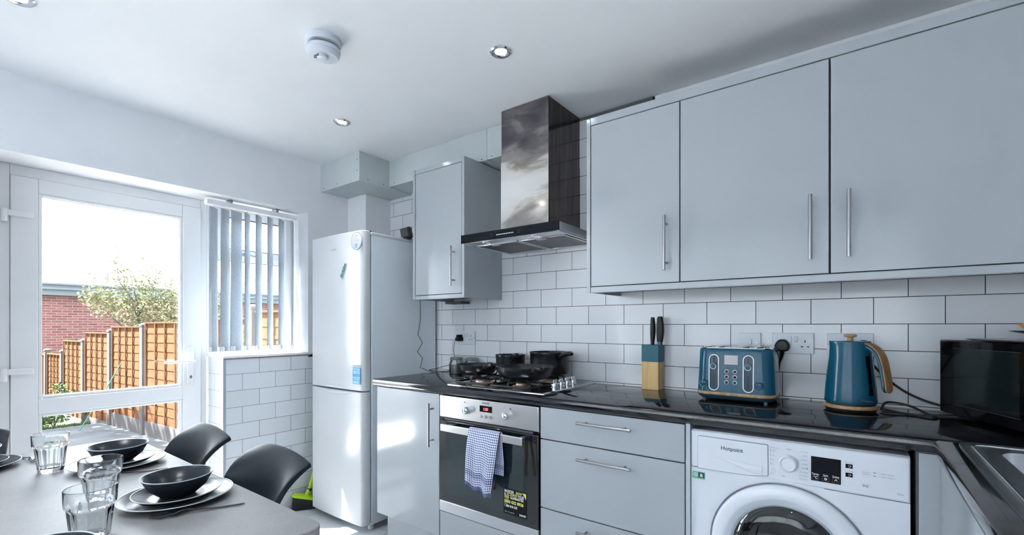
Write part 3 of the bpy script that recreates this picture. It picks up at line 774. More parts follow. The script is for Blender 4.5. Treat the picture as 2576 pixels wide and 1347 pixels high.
for x, z in ((-1.495, .845), (-1.268, .845)):
    for k in range(3): b.box(x - .004, x + .004, 1.6493, 1.6497, z - .004 + k * .004, z - .0032 + k * .004)
b.build('panel_symbol', M['ink_soft'], ov)
od = B('oven_door', M['oven_glass'], ov, (OX0, OX1, 1.648, 1.688, .340, .742), bevel=.003)
B('inner_window', M['oven_in'], od, (OX0 + .055, OX1 - .075, 1.6474, 1.6486, .385, .690), bevel=0)
b = MB(); b.box(OX0 + .03, OX1 - .03, 1.652, 1.69, .744, .754); b.build('vent_gap', M['rubber'], ov)
B('steel_strip', M['steel_sat'], ov, (OX0, OX1, 1.649, 1.688, .286, .338), bevel=.002)
b = MB(); b.box(-1.628, -1.140, 1.600, 1.612, .700, .734); b.box(-1.610, -1.588, 1.612, 1.650, .707, .727); b.box(-1.180, -1.158, 1.612, 1.650, .707, .727)
b.build('handle', M['steel_sat'], ov, bevel=.003)
B('lower_panel', M['cab'], ov, (OX0 - .002, OX1 + .002, FY, 1.673, .150, .281), bevel=.0012)
B('plinth', M['plinth'], ov, (OX0 - .006, OX1 + .006, 1.715, 1.733, 0, .148), bevel=0)
sx0, sx1, sz0, sz1 = -1.273, -1.146, .372, .484
sk = B('guarantee_sticker', M['ink_black'], ov, (sx0, sx1, 1.6466, 1.6484, sz0, sz1), bevel=0)
b = MB(); y = 1.6463
letters(b, [('REGISTER', sx0 + .005, sz1 - .016, .0115, 'LEFT')], y, 0, .80, .045)
letters(b, [('NOW', sx0 + .069, sz1 - .016, .0115, 'LEFT')], y, 1, .80, .045)
letters(b, [('&', sx0 + .005, sz1 - .029, .0115, 'LEFT'), ('YOUR', sx0 + .0785, sz1 - .029, .0115, 'LEFT')], y, 0, .80, .045)
letters(b, [('ACTIVATE', sx0 + .0175, sz1 - .029, .0115, 'LEFT'), ('FREE', sx0 + .005, sz1 - .042, .0115, 'LEFT')], y, 1, .80, .045)
letters(b, [('GUARANTEE', sx0 + .038, sz1 - .042, .0115, 'LEFT')], y, 0, .80, .045)
letters(b, [('0800 032 8936', sx0 + .005, sz1 - .063, .0140, 'LEFT')], y, 1, .92, .045)
letters(b, [('1 800 818 530', sx0 + .005, sz1 - .081, .0105, 'LEFT')], y, 0, .86, .035)
letters(b, [('UK helpline', sx0 + .005, sz1 - .0480, .004, 'LEFT'), ('Ireland', sx0 + .005, sz1 - .0690, .004, 'LEFT'), ('register your appliance', sx0 + .005, sz0 + .008, .0045, 'LEFT')], y, 0)
letters(b, [('ZANUSSI', sx1 - .005, sz0 + .006, .008, 'RIGHT')], y, 0, .8, .04)
b.add([(sx1 - .024, y, sz1 - .004), (sx1 - .003, y, sz1 - .004), (sx1 - .003, y, sz1 - .030)], [(0, 1, 2)], 1)
b.build('sticker_lettering', [M['ink_white'], M['ink_yellow']], sk)

# tea towel folded over the oven handle
tw = thing('tea_towel', (-1.352, 1.60, .73), 'navy and white checked tea towel hanging over the oven handle', 'towel')
def towel_sheet(xl, xr, ztop, zb_l, zb_r, y0, ph, nu=24, nv=30, seed=0):
    b = MB()
    def fn(u, v):
        w0 = .004 * math.sin(u * 9 + ph + v * 2) * (1 - v) + .003 * math.sin(u * 17 + ph)* (1 - v)
        zb = zb_l + (zb_r - zb_l) * u + .006 * math.sin(u * 14)
        z = zb + (ztop - zb) * v
        taper = 1 - .16 * (1 - v) ** 1.5
        x = xl + (xr - xl) * (.5 + (u - .5) * taper) - .024 * (1 - v)
        return (x, y0 - .010 * math.sin(min(1, (1 - v) * 2.2) * PI / 2) - w0 - .006 * (1 - v), z)
    b.grid(fn, nu, nv); return b, nu, nv
def add_uv(o, nu, nv, n0=0):
    uv = o.data.uv_layers.new(name='UVMap')
    for l in o.data.loops:
        i = l.vertex_index - n0
        uv.data[l.index].uv = ((i % (nu + 1)) / nu, (i // (nu + 1)) / nv)
b, nu, nv = towel_sheet(-1.436, -1.258, .7355, .497, .462, 1.597, 0)
o = b.build('front_fold', M['towel'], tw, solid=.003, angle=180); add_uv(o, nu, nv)
b = MB()
def fnb(u, v):     # hanging half behind the bar, showing at the right
    z = .545 + (.7355 - .545) * v
    return (-1.430 + .178 * u + .004 * math.sin(v * 5), 1.618 + .004 * math.sin(u * 9 + v * 3), z)
b.grid(fnb, 20, 20); o = b.build('back_fold', M['towel'], tw, solid=.003, angle=180); add_uv(o, 20, 20)
b = MB()
def fnt(u, v):
    a = PI * v
    return (-1.436 + .178 * u, 1.6065 - .0105 * math.cos(a), .7355 + .006 * math.sin(a))
b.grid(fnt, 20, 8); o = b.build('top_fold', M['towel'], tw, solid=.003, angle=180); add_uv(o, 20, 8)
b = MB()
for k in range(46):
    u = (k + .5) / 46; zb = .497 + (.462 - .497) * u + .006 * math.sin(u * 14); x = -1.347 + .178 * (u - .5) * .84 - .024
    yy = 1.597 - .010 - .006 - .004 * math.sin(u * 9) - .003 * math.sin(u * 17)
    b.tube([(x, yy, zb + .002), (x + random.uniform(-.002, .002), yy - .001, zb - .012 - random.random() * .004)], .0011, 5)
b.build('fringe', mat('navy_fringe', (.16, .18, .38), .9), tw)

du = thing('drawer_unit', (-.78, 1.95, 0), 'grey three-drawer base unit between the oven and the washing machine', 'drawer unit')
B('carcass', M['cab_in'], du, (-1.080, -.480, 1.677, 2.21, .15, .868), bevel=0)
for z0, z1, hz in ((.733, .866, .824), (.441, .728, .679), (.150, .436, .389)):
    d = B('drawer', M['cab'], du, (-1.080, -.4815, FY, 1.674, z0, z1), bevel=.0012)
    bar_handle(d, (-.893, 1.624, hz), (-.668, 1.624, hz), (0, .031, 0), r=.0058)
B('plinth', M['plinth'], du, (-1.082, -.48, 1.715, 1.733, 0, .148), bevel=0)
tag(B('end_panel', M['carcass'], None, (-.479, -.464, 1.660, 2.21, 0, .871), org=(-.47, 1.9, 0), bevel=.001), 'thin pale upright panel between the drawers and the washing machine', 'end panel')

# ------------------------------------------------------------------ worktops
def worktop(name, boxes, label, org, edge=.010):
    b = MB()
    for q in boxes: b.box(*q)
    return tag(b.build(name, M['worktop'], org=org, bevel=edge, seg=4), label, 'worktop')
b = MB()
b.rings([[(x, y, z) for y, z in ((WY - .003, .872), (1.648, .872), (1.642, .876), (1.640, .884), (1.640, .898), (1.643, .906), (1.650, .910), (WY - .003, .910))] for x in (-2.212, .797)])
tag(b.build('worktop', M['worktop'], org=(-1.0, 1.9, .872), bevel=.002), 'black speckled gloss worktop running along the tiled back wall', 'worktop')
SX0, SX1, SY0, SY1 = .205, .690, .80, 1.632          # sink rim
b = MB()
RX = .162
edge = lambda y: [(x, y, z) for x, z in ((.24, .872), (RX + .008, .872), (RX + .002, .876), (RX, .884), (RX, .898), (RX + .003, .906), (RX + .010, .910), (.24, .910))]
b.rings([edge(-.7), edge(1.6395)])
b.box(.24, .66, -.7, .86, .872, .910); b.box(.66, .797, -.7, 1.6395, .872, .910); b.box(.24, .66, 1.60, 1.6395, .872, .910)
tag(b.build('worktop', M['worktop'], org=(.45, .6, .872), flat=False, angle=30), 'black gloss worktop around the sink at the bottom right', 'worktop')
tag(B('joint_strip', M['rubber'], None, (RX + .012, .55, 1.6385, 1.6400, .9098, .9106), org=(.3, 1.64, .91), bevel=0), 'thin seam across the black worktop corner beside the sink', 'seam')

sk = thing('kitchen_sink', (.45, 1.2, .91), 'stainless steel inset sink in the worktop at the right edge', 'sink')
b = MB()
outer = [(x, y) for x, y, _ in rrect((SX0 + SX1) / 2, (SY0 + SY1) / 2, (SX1 - SX0) / 2, (SY1 - SY0) / 2, .035, 0, 6)]
bcx, bcy, bhx, bhy = .462, 1.37, .19, .225
def rr(hx, hy, r, z): return rrect(bcx, bcy, hx, hy, r, z, 6)
o0 = [(x, y, .9105) for x, y in outer]; o1 = [(x, y, .9160) for x, y in outer]
ins = [(x + (.006 if x < .45 else -.006), y + (.006 if y < 1.2 else -.006), .9140) for x, y in outer]
b.rings([o0, o1, ins, rr(bhx + .012, bhy + .012, .06, .9140), rr(bhx, bhy, .055, .909), rr(bhx - .008, bhy - .008, .05, .80), rr(bhx - .03, bhy - .03, .04, .755), rr(.03, .03, .028, .750)], cap0=False)
b.build('bowl', M['steel_sat'], sk, angle=40)
b = MB(); pane = [(SX0 + .022, SX1 - .022, SY0 + .022, SY1 - .022)]
x0, x1, y0, y1 = pane[0]
pts = rrect((x0 + x1) / 2, (y0 + y1) / 2, (x1 - x0) / 2, (y1 - y0) / 2, .03, .9142, 6); pts.append(pts[0])
b.tube(pts, .0028, 8); b.build('raised_rim', M['chrome'], sk)
MB().lathe([(.0001, .752), (.028, .752), (.034, .7535), (.036, .751)], (bcx, bcy, 0), 24).build('drain', M['chrome'], sk)

# cupboards of the sink run, facing the room
sc = thing('sink_cabinet', (.48, .6, 0), 'pale gloss base units under the sink worktop at the bottom right corner', 'base cabinet')
B('carcass', M['carcass'], sc, (.200, .79, -.68, 1.66, .15, .735), bevel=0)
B('corner_post', M['cab'], sc, (.135, .182, 1.655, 1.674, .0, .868), bevel=.001)
B('filler_panel', M['cab_in'], sc, (.130, .136, 1.676, 2.20, 0, .868), bevel=0)
B('side_rail', M['carcass'], sc, (.196, .215, -.68, 1.60, .735, .868), bevel=0)
for y0, y1 in ((1.205, 1.648), (.602, 1.200), (.0, .597), (-.60, -.005)):
    d = B('cabinet_door', M['cab'], sc, (.178, .197, y0, y1, .150, .866), bevel=.0012)
    hy = y1 - .05 if y0 < 1.2 else 1.44
    bar_handle(d, (.150, hy, .50), (.150, hy, .722), (.030, 0, 0))
B('plinth', M['plinth'], sc, (.225, .243, -.68, 1.66, 0, .148), bevel=0)

# ------------------------------------------------------------------ washing machine
wm = thing('washing_machine', (-.172, 1.94, 0), 'white front-loading washing machine under the worktop', 'washing machine')
WX0, WX1 = -.462, .118
cx, cz, R = -.177, .495, .219
b = MB()
b.box(WX0, WX0 + .006, 1.672, 2.19, .012, .846); b.box(WX1 - .006, WX1, 1.672, 2.19, .012, .846)
b.box(WX0 + .006, WX1 - .006, 2.18, 2.19, .012, .846)
n = 64
def ray_rect(a, x0, x1, z0, z1):
    dx, dz = math.cos(a), math.sin(a); ts = []
    if dx > 1e-6: ts.append((x1 - cx) / dx)
    if dx < -1e-6: ts.append((x0 - cx) / dx)
    if dz > 1e-6: ts.append((z1 - cz) / dz)
    if dz < -1e-6: ts.append((z0 - cz) / dz)
    t = min(ts); return (cx + dx * t, cz + dz * t)
ang = sorted(set([2 * PI * k / n for k in range(n)] + [math.atan2(z - cz, x - cx) % (2 * PI) for x in (WX0, WX1) for z in (.012, .722)]))
outr = [ray_rect(a, WX0, WX1, .012, .722) for a in ang]
ring = lambda r, y: [(cx + r * math.cos(a), y, cz + r * math.sin(a)) for a in ang]
b.rings([[(x, 1.690, z) for x, z in outr], [(x, 1.668, z) for x, z in outr], ring(R + .03, 1.667), ring(R + .012, 1.663), ring(R + .004, 1.667), ring(R, 1.685), ring(R - .07, 1.690)], cap0=False, cap1=False)
wb = b.build('body', M['washer'], wm, angle=50)
B('lid', M['washer'], wm, (WX0, WX1, 1.668, 2.19, .838, .853), bevel=.004)
pan = B('control_panel', M['washer'], wm, (WX0, WX1, 1.6625, 1.69, .724, .8505), bevel=.005)
b = MB(); y = 1.6615
dpoly = [(-.435, .833), (-.228, .833), (-.226, .831), (-.2255, .738)]
dpoly += [(-.2265 - .0105 * k, .7345 - .010 * math.sin(min(1, k / 9) * PI / 2)) for k in range(0, 11)] + [(-.438, .722), (-.438, .831)]
b.prism(dpoly, 1.6595, 1.665)
dr = b.build('detergent_drawer', M['washer'], wm, bevel=.0015)
b = MB()
for p, q in zip(dpoly, dpoly[1:] + dpoly[:1]): b.tube([(p[0], 1.6622, p[1]), (q[0], 1.6622, q[1])], .0011, 6)
b.build('drawer_gap', M['ink'], wm)
def lip(u, v):
    x = -.388 + .146 * u; s = min(1, u * 1.25)
    zt = .772 - .010 * u
    return (x, 1.6592 - .005 * s * math.sin(PI * min(1, v * 1.02)) ** .6, zt - .028 * s * v)
MB().grid(lip, 16, 10).build('drawer_grip', M['washer'], dr)
b = MB(); letters(b, [('Hotpoint', -.331, .797, .0135, 'CENTER')], 1.6590, bold=.012); b.build('brand_lettering', M['ink'], dr)
dl = MB().lathe([(.0255, 0), (.0265, .003), (.0262, .009), (.0225, .015), (.0205, .017), (.0190, .0165), (.0175, .013), (.0001, .0125)], (-.1705, 1.6625, .7845), 44, axis='y').build('programme_dial', M['washer'], wm, angle=50)
ds = B('display', M['black_gloss'], wm, (-.1105, -.0370, 1.6612, 1.6635, .7445, .8175), bevel=.0005)
b = MB(); y = 1.6609
letters(b, [('Temp.', -.099, .763, .0055, 'CENTER'), ('Spin', -.074, .763, .0055, 'CENTER'), ('Delay', -.049, .763, .0055, 'CENTER'), ('°C', -.099, .7515, .0075, 'CENTER')], y, bold=.02)
b.lathe([(.0017, 0), (.0036, 0)], (-.074, y, .7545), 16, axis='y')
b.add([(-.0525, y, .7525), (-.051, y, .7575), (-.0485, y, .7585), (-.0460, y, .7560), (-.0455, y, .7515), (-.0465, y, .7525), (-.047, y, .7550), (-.0488, y, .7570), (-.0500, y, .7555), (-.0515, y, .7520)], [(0, 1, 8, 9), (1, 2, 7, 8), (2, 3, 6, 7), (3, 4, 5, 6)])
for x in (-.099, -.074, -.049):
    for q in ((x - .008, x - .0076, .7475, .7610), (x - .008, x + .008, .7606, .7610), (x - .008, x + .008, .7475, .7479), (x + .0076, x + .008, .7475, .7610)): b.box(q[0], q[1], y, y + .0001, q[2], q[3], 1)
b.build('display_lettering', [M['ink_white'], M['ink_soft']], ds)
y = 1.6621
for z0, z1 in ((.797, .809), (.7715, .7835)):
    k = B('panel_button', M['black_gloss'], wm, (-.0260, -.0092, 1.6610, 1.6630, z0, z1), bevel=.0004)
    b = MB(); zz = (z0 + z1) / 2
    for r in (0,): b.lathe([(.0026, 0), (.0031, 0)], (-.0165, 1.6606, zz + .0005), 14, axis='y')
    b.box(-.0155, -.0118, 1.6604, 1.6606, zz + .0003, zz + .0010); b.box(-.0180, -.0165, 1.6604, 1.6606, zz - .0045, zz - .0036)
    b.build('button_symbol', M['ink_white'], k)
b = MB()
it = [('Anti-Stain 40°', -.2205, .8265), ('Full Load', -.2205, .8200), ("45 min", -.2205, .8155), ('30 min', -.2205, .8035), ('White', -.2205, .7895), ('Sport', -.2205, .7765), ('20°C', -.2190, .7445)]
letters(b, [(t, x, z - .0012, .0036, 'LEFT') for t, x, z in it], y, cond=.9)
it = [('Eco 40-60', .8255), ('Cotton', .8140), ('Synthetics', .8020), ('Delicates', .7890), ('Anti Allergy', .7640), ('Spin & Drain', .7530), ('Rinse & Spin', .7430)]
letters(b, [(t, -.1185, z - .0012, .0036, 'RIGHT') for t, z in it], y, cond=.9)
letters(b, [('Wool', -.1235, .7745, .0036, 'RIGHT'), ('Mixed', -.168, .8265, .0038, 'CENTER'), ('Baby', -.183, .7405, .0038, 'CENTER')], y, 1, cond=.95)
b.lathe([(.0001, 0), (.0017, 0)], (-.1205, y, .7763), 12, axis='y', mi=1)
letters(b, [('Key Lock', -.0175, .8125, .0036, 'CENTER'), ('Extra Rinse', -.0175, .7870, .0036, 'CENTER'), ('EXTRA', .0220, .7900, .0036, 'CENTER'), ('RAPID', .0220, .7850, .0036, 'CENTER'), ('Rapid Option', .0540, .7925, .0040, 'LEFT'), ('Steam Hygiene', .0540, .7845, .0040, 'LEFT')], y)
b.lathe([(.0098, 0), (.0102, 0)], (.0220, y, .7885), 28, axis='y'); b.lathe([(.0060, 0), (.0064, 0)], (-.2095, y, .7555), 22, axis='y')
b.box(-.2097, -.2093, y, y + .0001, .7555, .7595); b.box(-.2095, -.2070, y, y + .0001, .7553, .7557)
b.box(.0375, .0442, y, y + .0001, .7935, .7950, 1); b.box(.0375, .0442, y, y + .0001, .7845, .7860, 1)
for z in (.7935, .7845): b.lathe([(.0016, 0), (.0019, 0)], (.0500, y, z + .001), 12, axis='y')
letters(b, [('7KG', .0965, .7425, .0058, 'CENTER')], y)
letters(b, [('>', .0165, .7495, .0085, 'CENTER')], y, 1, bold=.02)
b.box(.0212, .0224, y, y + .0001, .7490, .7570, 1); b.box(.0248, .0260, y, y + .0001, .7490, .7570, 1)
b.box(.0300, .0303, y, y + .0001, .7465, .7590); b.box(.0130, .0303, y, y + .0001, .7590, .7593)
for z, x0, x1 in ((.8225, -.160, -.137), (.8105, -.142, -.124), (.7985, -.140, -.119), (.7855, -.138, -.119), (.7605, -.142, -.119), (.7495, -.155, -.119), (.7395, -.166, -.119), (.8230, -.203, -.182), (.8125, -.220, -.196), (.8000, -.220, -.200), (.7860, -.220, -.202), (.7730, -.220, -.202)):
    b.box(x0, x1, y, y + .0001, z, z + .00025, 0)
b.box(-.1665, -.1662, y, y + .0001, .7395, .7510); b.box(-.1935, -.1932, y, y + .0001, .7395, .7600)
b.build('panel_lettering', [M['ink_soft'], M['ink']], wm)
k = B('eco_sticker', M['green_print'], wm, (-.458, -.417, 1.6662, 1.6690, .6845, .7070), bevel=.0004)
b = MB(); b.box(-.4565, -.4395, 1.6660, 1.6663, .6875, .7055, 0); b.box(-.4385, -.4185, 1.6660, 1.6663, .6875, .7055, 1)
b.lathe([(.0034, 0), (.0060, 0)], (-.4475, 1.6659, .6965), 18, axis='y', mi=2); b.add([(-.4335, 1.6659, .6905), (-.4235, 1.6659, .6905), (-.4250, 1.6659, .7000), (-.4285, 1.6659, .7030), (-.4320, 1.6659, .7000)], [(0, 1, 2, 3, 4)], 2)
b.box(-.458, -.417, 1.6660, 1.6688, .6815, .6845, 2)
b.build('sticker_print', [mat('mint_print', (.20, .55, .38), .5), M['ink'], M['label_white']], wm)
wd = MB().lathe([(R - .003, -.012), (R - .002, .006), (R - .005, .011), (R - .012, .0145), (R - .030, .0185), (R - .040, .0190), (R - .0445, .0165), (R - .060, .0085), (R - .064, .004), (R - .064, -.02)], (cx, 1.667, cz), 72, axis='y').build('porthole_door', M['washer'], wm, angle=50)
MB().lathe([(R - .0595, .0088), (R - .0625, .0095), (R - .068, .007), (R - .070, .0)], (cx, 1.667, cz), 64, axis='y').build('door_ring', M['wgrey'], wd)
MB().lathe([(R - .068, .008), (R - .085, .022), (R - .11, .030), (.06, .034), (.0001, .035)], (cx, 1.667, cz), 64, axis='y').build('porthole_glass', M['washer_glass'], wd)
b = MB(); b.lathe([(R - .064, -.01), (R - .075, -.05), (.21, -.06), (.235, -.09), (.235, -.40), (.05, -.41), (.0001, -.41)], (cx, 1.667, cz), 56, axis='y')
for k in range(3):
    a = 1.1 + 2 * PI * k / 3; ca, sa = math.cos(a), math.sin(a)
    b.obox((cx + ca * .20, 1.90, cz + sa * .20), (-sa * .022, 0, ca * .022), (0, .15, 0), (ca * .03, 0, sa * .03))
b.build('drum', M['drum'], wm, angle=40)
MB().lathe([(R - .066, -.004), (R - .082, -.012), (R - .088, -.030), (R - .080, -.055)], (cx, 1.667, cz), 56, axis='y').build('door_seal', M['wgrey'], wm)
for p in ((WX0 + .05, 1.72), (WX1 - .05, 1.72), (WX0 + .05, 2.13), (WX1 - .05, 2.13)):
    MB().cyl((p[0], p[1], 0), (p[0], p[1], .014), .02).build('foot', M['black'], wm)

# ------------------------------------------------------------------ hob and pans
WT = .910
hb = thing('gas_hob', (-1.38, 1.94, WT), 'stainless steel four-burner gas hob set into the black worktop', 'hob')
b = MB(); b.rings([rrect(-1.381, 1.945, .297, .252, .012, WT, 3), rrect(-1.381, 1.945, .297, .252, .012, WT + .005, 3), rrect(-1.381, 1.945, .291, .246, .010, WT + .008, 3), rrect(-1.381, 1.945, .272, .230, .02, WT + .005, 3)])
b.build('hob_plate', M['hob_steel'], hb, angle=25)
burners = [(-1.555, 1.835, .038), (-1.545, 2.075, .046), (-1.315, 1.845, .028), (-1.315, 2.085, .05)]
for x, y, r in burners:
    p = MB().lathe([(r + .018, 0), (r + .015, .006), (r + .002, .007), (r, .016), (r - .004, .018), (.0001, .018)], (x, y, WT + .005), 32).build('burner', M['brass'], hb, angle=40)
    MB().lathe([(r - .003, .018), (r - .003, .023), (r - .006, .025), (.0001, .0255)], (x, y, WT + .005), 28).build('burner_cap', M['iron'], p, angle=40)
for x0, x1 in ((-1.665, -1.438), (-1.428, -1.205)):
    b = MB(); zt = WT + .042
    y0, y1 = 1.735, 2.165
    pts = rrect((x0 + x1) / 2, (y0 + y1) / 2, (x1 - x0) / 2, (y1 - y0) / 2, .02, WT + .014, 4); pts.append(pts[0])
    b.tube(pts, .0052, 8)
    xm = (x0 + x1) / 2; ym = (y0 + y1) / 2
    b.tube([(x0, ym, WT + .014), (x1, ym, WT + .014)], .0048, 8)
    for yc in (1.842, 2.080):
        for dx, dy, ln in ((1, 0, (x1 - x0) / 2), (-1, 0, (x1 - x0) / 2), (0, 1, .105), (0, -1, .105)):
            b.tube([(xm + dx * ln, yc + dy * ln, WT + .014), (xm + dx * (ln - .003), yc + dy * (ln - .003), zt - .012), (xm + dx * (ln - .014), yc + dy * (ln - .014), zt), (xm + dx * .028, yc + dy * .028, zt), (xm + dx * .022, yc + dy * .022, zt - .010)], .0048, 8)
    b.build('pan_support', M['iron'], hb)
for y in (1.895, 1.953, 2.012, 2.070):
    k = MB().lathe([(.020, 0), (.020, .004), (.0165, .006), (.0165, .020), (.0155, .022), (.0001, .022)], (-1.158, y, WT + .006), 26).build('control_knob', M['chrome'], hb, angle=40)
    b = MB(); b.obox((-1.158, y, WT + .034), (.0055, 0, 0), (0, .0165, 0), (0, 0, .011)); b.build('knob_grip', M['chrome'], k, bevel=.002)
ZP = WT + .0475
def pan(name, label, x, y, r, h, deep, hdir, hl=.19):
    t = thing(name, (x, y, ZP), label, 'pan', 'black non-stick pans on the hob')
    if deep: prof = [(.0001, 0), (r * .90, 0), (r * .945, .006), (r * .955, h * .5), (r * .965, h - .012), (r, h - .002), (r - .001, h), (r * .955, h - .010), (r * .935, h * .5), (r * .92, .010), (.0001, .004)]
    else: prof = [(.0001, 0), (r * .70, 0), (r * .80, .007), (r * .92, h * .5), (r - .001, h - .002), (r, h), (r - .004, h), (r * .90, h * .5), (r * .77, .011), (r * .66, .004), (.0001, .004)]
    MB().lathe(prof, (x, y, ZP), 56).build('pan_body', M['black_sat'], t, angle=60)
    d = Vector((math.cos(hdir), math.sin(hdir), 0)); up = Vector((0, 0, 1))
    p = Vector((x, y, ZP + h * (.72 if deep else .62))) + d * (r * (.95 if deep else .93))
    b = MB(); b.tube([p - d * .004, p + d * .018 + up * .004, p + d * .045 + up * .014], [.014, .011, .011], 12, squash=.6); b.build('handle_bracket', M['black_sat'], t)
    b = MB(); b.tube([p + d * .036 + up * .012, p + d * .055 + up * .019, p + d * hl * .6 + up * .032, p + d * (hl * .92) + up * .036, p + d * hl + up * .033], [.0125, .0150, .0165, .0155, .009], 14, squash=.72); b.build('pan_handle', M['black'], t)
    b = MB(); q = p + d * .020; b.sphere((q.x, q.y, q.z + .009), .0032, 6); b.build('rivet', M['chrome'], t)
    return t
toward = math.atan2(-1.84 + .45, 1.29 - .25)
pan('frying_pan', 'left-hand black frying pan on the hob, nearest the fridge', -1.622, 1.870, .114, .050, False, toward + .34, .16)
pan('frying_pan', 'large black frying pan at the front of the hob', -1.292, 1.842, .144, .058, False, toward + .20, .17)
pan('saucepan', 'smaller black saucepan behind the frying pans', -1.570, 2.095, .086, .092, True, toward + .16, .15)
pan('saucepan', 'bigger black saucepan at the back right of the hob', -1.322, 2.112, .107, .115, True, toward + .34, .16)

def clip_jar(x, y, label, dark, fill, lidmat):
    t = thing('clip_top_jar', (x, y, WT), label, 'jar', 'glass clip-top jars by the hob')
    r = .047
    MB().lathe([(.0001, 0), (r - .004, 0), (r, .006), (r, .062), (r - .006, .076), (r - .009, .082), (r - .009, .088), (r - .011, .088), (r - .011, .081), (r - .003, .062), (r - .003, .008), (.0001, .005)], (x, y, WT), 36).build('jar_body', M['jar'], t, angle=50)
    MB().lathe([(.0001, .006), (r - .0035, .007), (r - .0035, fill), (.0001, fill + .003)], (x, y, WT), 30).build('contents', dark, t)
    MB().lathe([(r - .008, .088), (r - .006, .090), (r - .006, .098), (r - .012, .103), (r * .5, .1045), (.0001, .1045)], (x, y, WT), 36).build('jar_lid', lidmat, t, angle=50)
    b = MB(); b.lathe([(r - .006, .0855), (r - .0045, .087), (r - .006, .0885)], (x, y, WT), 30)
    b.tube([(x + .03, y - .03, WT + .080), (x + .038, y - .036, WT + .088), (x + .03, y - .03, WT + .100)], .0018, 6)
    b.tube([(x - r + .004, y, WT + .079), (x - r - .001, y - .01, WT + .090), (x - r + .008, y, WT + .101)], .0018, 6)
    b.build('wire_clip', M['steel'], t)
coffee = mat('dark_ground_contents', (.06, .04, .045), .8, var=.3, nscale=80)
clip_jar(-2.050, 2.160, 'glass clip-top jar with dark contents beside the fridge', coffee, .050, mat('amber_glass_lid', (.24, .22, .20), .15, spec=.6))
clip_jar(-1.932, 2.172, 'glass clip-top jar with a pale green lid, behind the left frying pan', mat('pale_contents', (.55, .60, .58), .8, nscale=80), .030, mat('green_glass_lid', (.26, .36, .34), .15, spec=.6))

# ------------------------------------------------------------------ sockets, plugs and leads
def plate(name, label, x0, x1, z0, z1, switches, holes, screws, cat='socket'):
    t = thing(name, ((x0 + x1) / 2, WY - .002, (z0 + z1) / 2), label, cat)
    B('face_plate', M['socket'], t, (x0, x1, WY - .011, WY - .002, z0, z1), bevel=.002)
    y = WY - .011
    for x, z in switches:
        b = MB(); b.obox((x, y - .0015, z), (.0055, 0, 0), (0, .003, -.0004), (0, .0012, .011)); b.build('rocker_switch', M['socket'], t, bevel=.0008)
        b = MB(); b.box(x - .0063, x + .0063, y - .0003, y, z - .0118, z + .0118); b.build('switch_gap', M['wgrey'], t)
    for x, z in holes:
        b = MB(); b.box(x - .0022, x + .0022, y - .0003, y, z + .006, z + .0145); b.box(x - .0145, x - .0065, y - .0003, y, z - .0135, z - .0090); b.box(x + .0065, x + .0145, y - .0003, y, z - .0135, z - .0090)
        b.build('pin_holes', M['ink'], t)
    for x, z in screws:
        MB().lathe([(.0038, 0), (.0034, .0012), (.0001, .0016)], (x, y, z), 12, axis='y').build('screw', M['steel'], t)
    return t
plate('wall_socket', 'white double wall socket behind the hob, one black plug in it', -2.095, -1.945, 1.092, 1.178, [(-2.034, 1.152), (-2.014, 1.152)], [(-2.060, 1.128), (-1.980, 1.136)], [(-2.089, 1.135), (-1.951, 1.135)])
plate('fused_switch', 'small white square wall switch above the toaster', -.413, -.328, 1.095, 1.181, [(-.369, 1.142)], [], [(-.399, 1.138), (-.341, 1.138)], 'switch')
plate('wall_socket', 'white double wall socket right of the toaster, black plug in its left side', -.286, -.138, 1.096, 1.182, [(-.222, 1.156), (-.200, 1.156)], [(-.248, 1.136), (-.168, 1.137)], [(-.280, 1.139), (-.150, 1.140)])
plate('wall_socket', 'white double wall socket mostly hidden behind the kettle', -.095, .052, 1.096, 1.182, [(-.034, 1.156), (-.012, 1.156)], [(-.060, 1.136), (.020, 1.137)], [(-.089, 1.139), (.046, 1.139)])

def plug(t, x, z, s=1.):
    b = MB(); y = WY - .011
    pts = []
    for k in range(20):
        a = 2 * PI * k / 20; rx, rz = .026 * s, .024 * s
        px = rx * math.copysign(abs(math.cos(a)) ** .7, math.cos(a)); pz = rz * math.copysign(abs(math.sin(a)) ** .7, math.sin(a))
        if pz > 0: px *= 1 - .35 * pz / rz
        pts.append((x + px, z + pz))
    b.rings([[(p[0], y, p[1]) for p in pts], [(p[0], y - .022, p[1]) for p in pts], [(x + (p[0] - x) * .8, y - .030, z + (p[1] - z) * .8) for p in pts]])
    return b.build('plug', M['black'], t, bevel=.002)
c = thing('toaster_lead', (-.248, WY - .02, 1.13), 'black plug and flex hanging down behind the toaster', 'cable')
plug(c, -.247, 1.130, 1.05)
b = MB(); b.tube([(-.247, WY - .026, 1.112), (-.250, WY - .026, 1.085), (-.256, WY - .024, 1.06)], [.010, .007, .004], 10); b.build('flex_grip', M['black'], c)
b = MB(); b.tube([(-.256, WY - .024, 1.065), (-.262, WY - .022, 1.02), (-.266, WY - .022, .96), (-.275, WY - .03, .918), (-.31, WY - .05, .9145), (-.33, 2.165, .9145)], .0042, 8)
b.tube([(-.272, WY - .013, 1.115), (-.266, WY - .012, 1.06), (-.263, WY - .012, 1.0), (-.272, WY - .016, .93)], .0025, 8); b.build('flex', M['cord'], c)

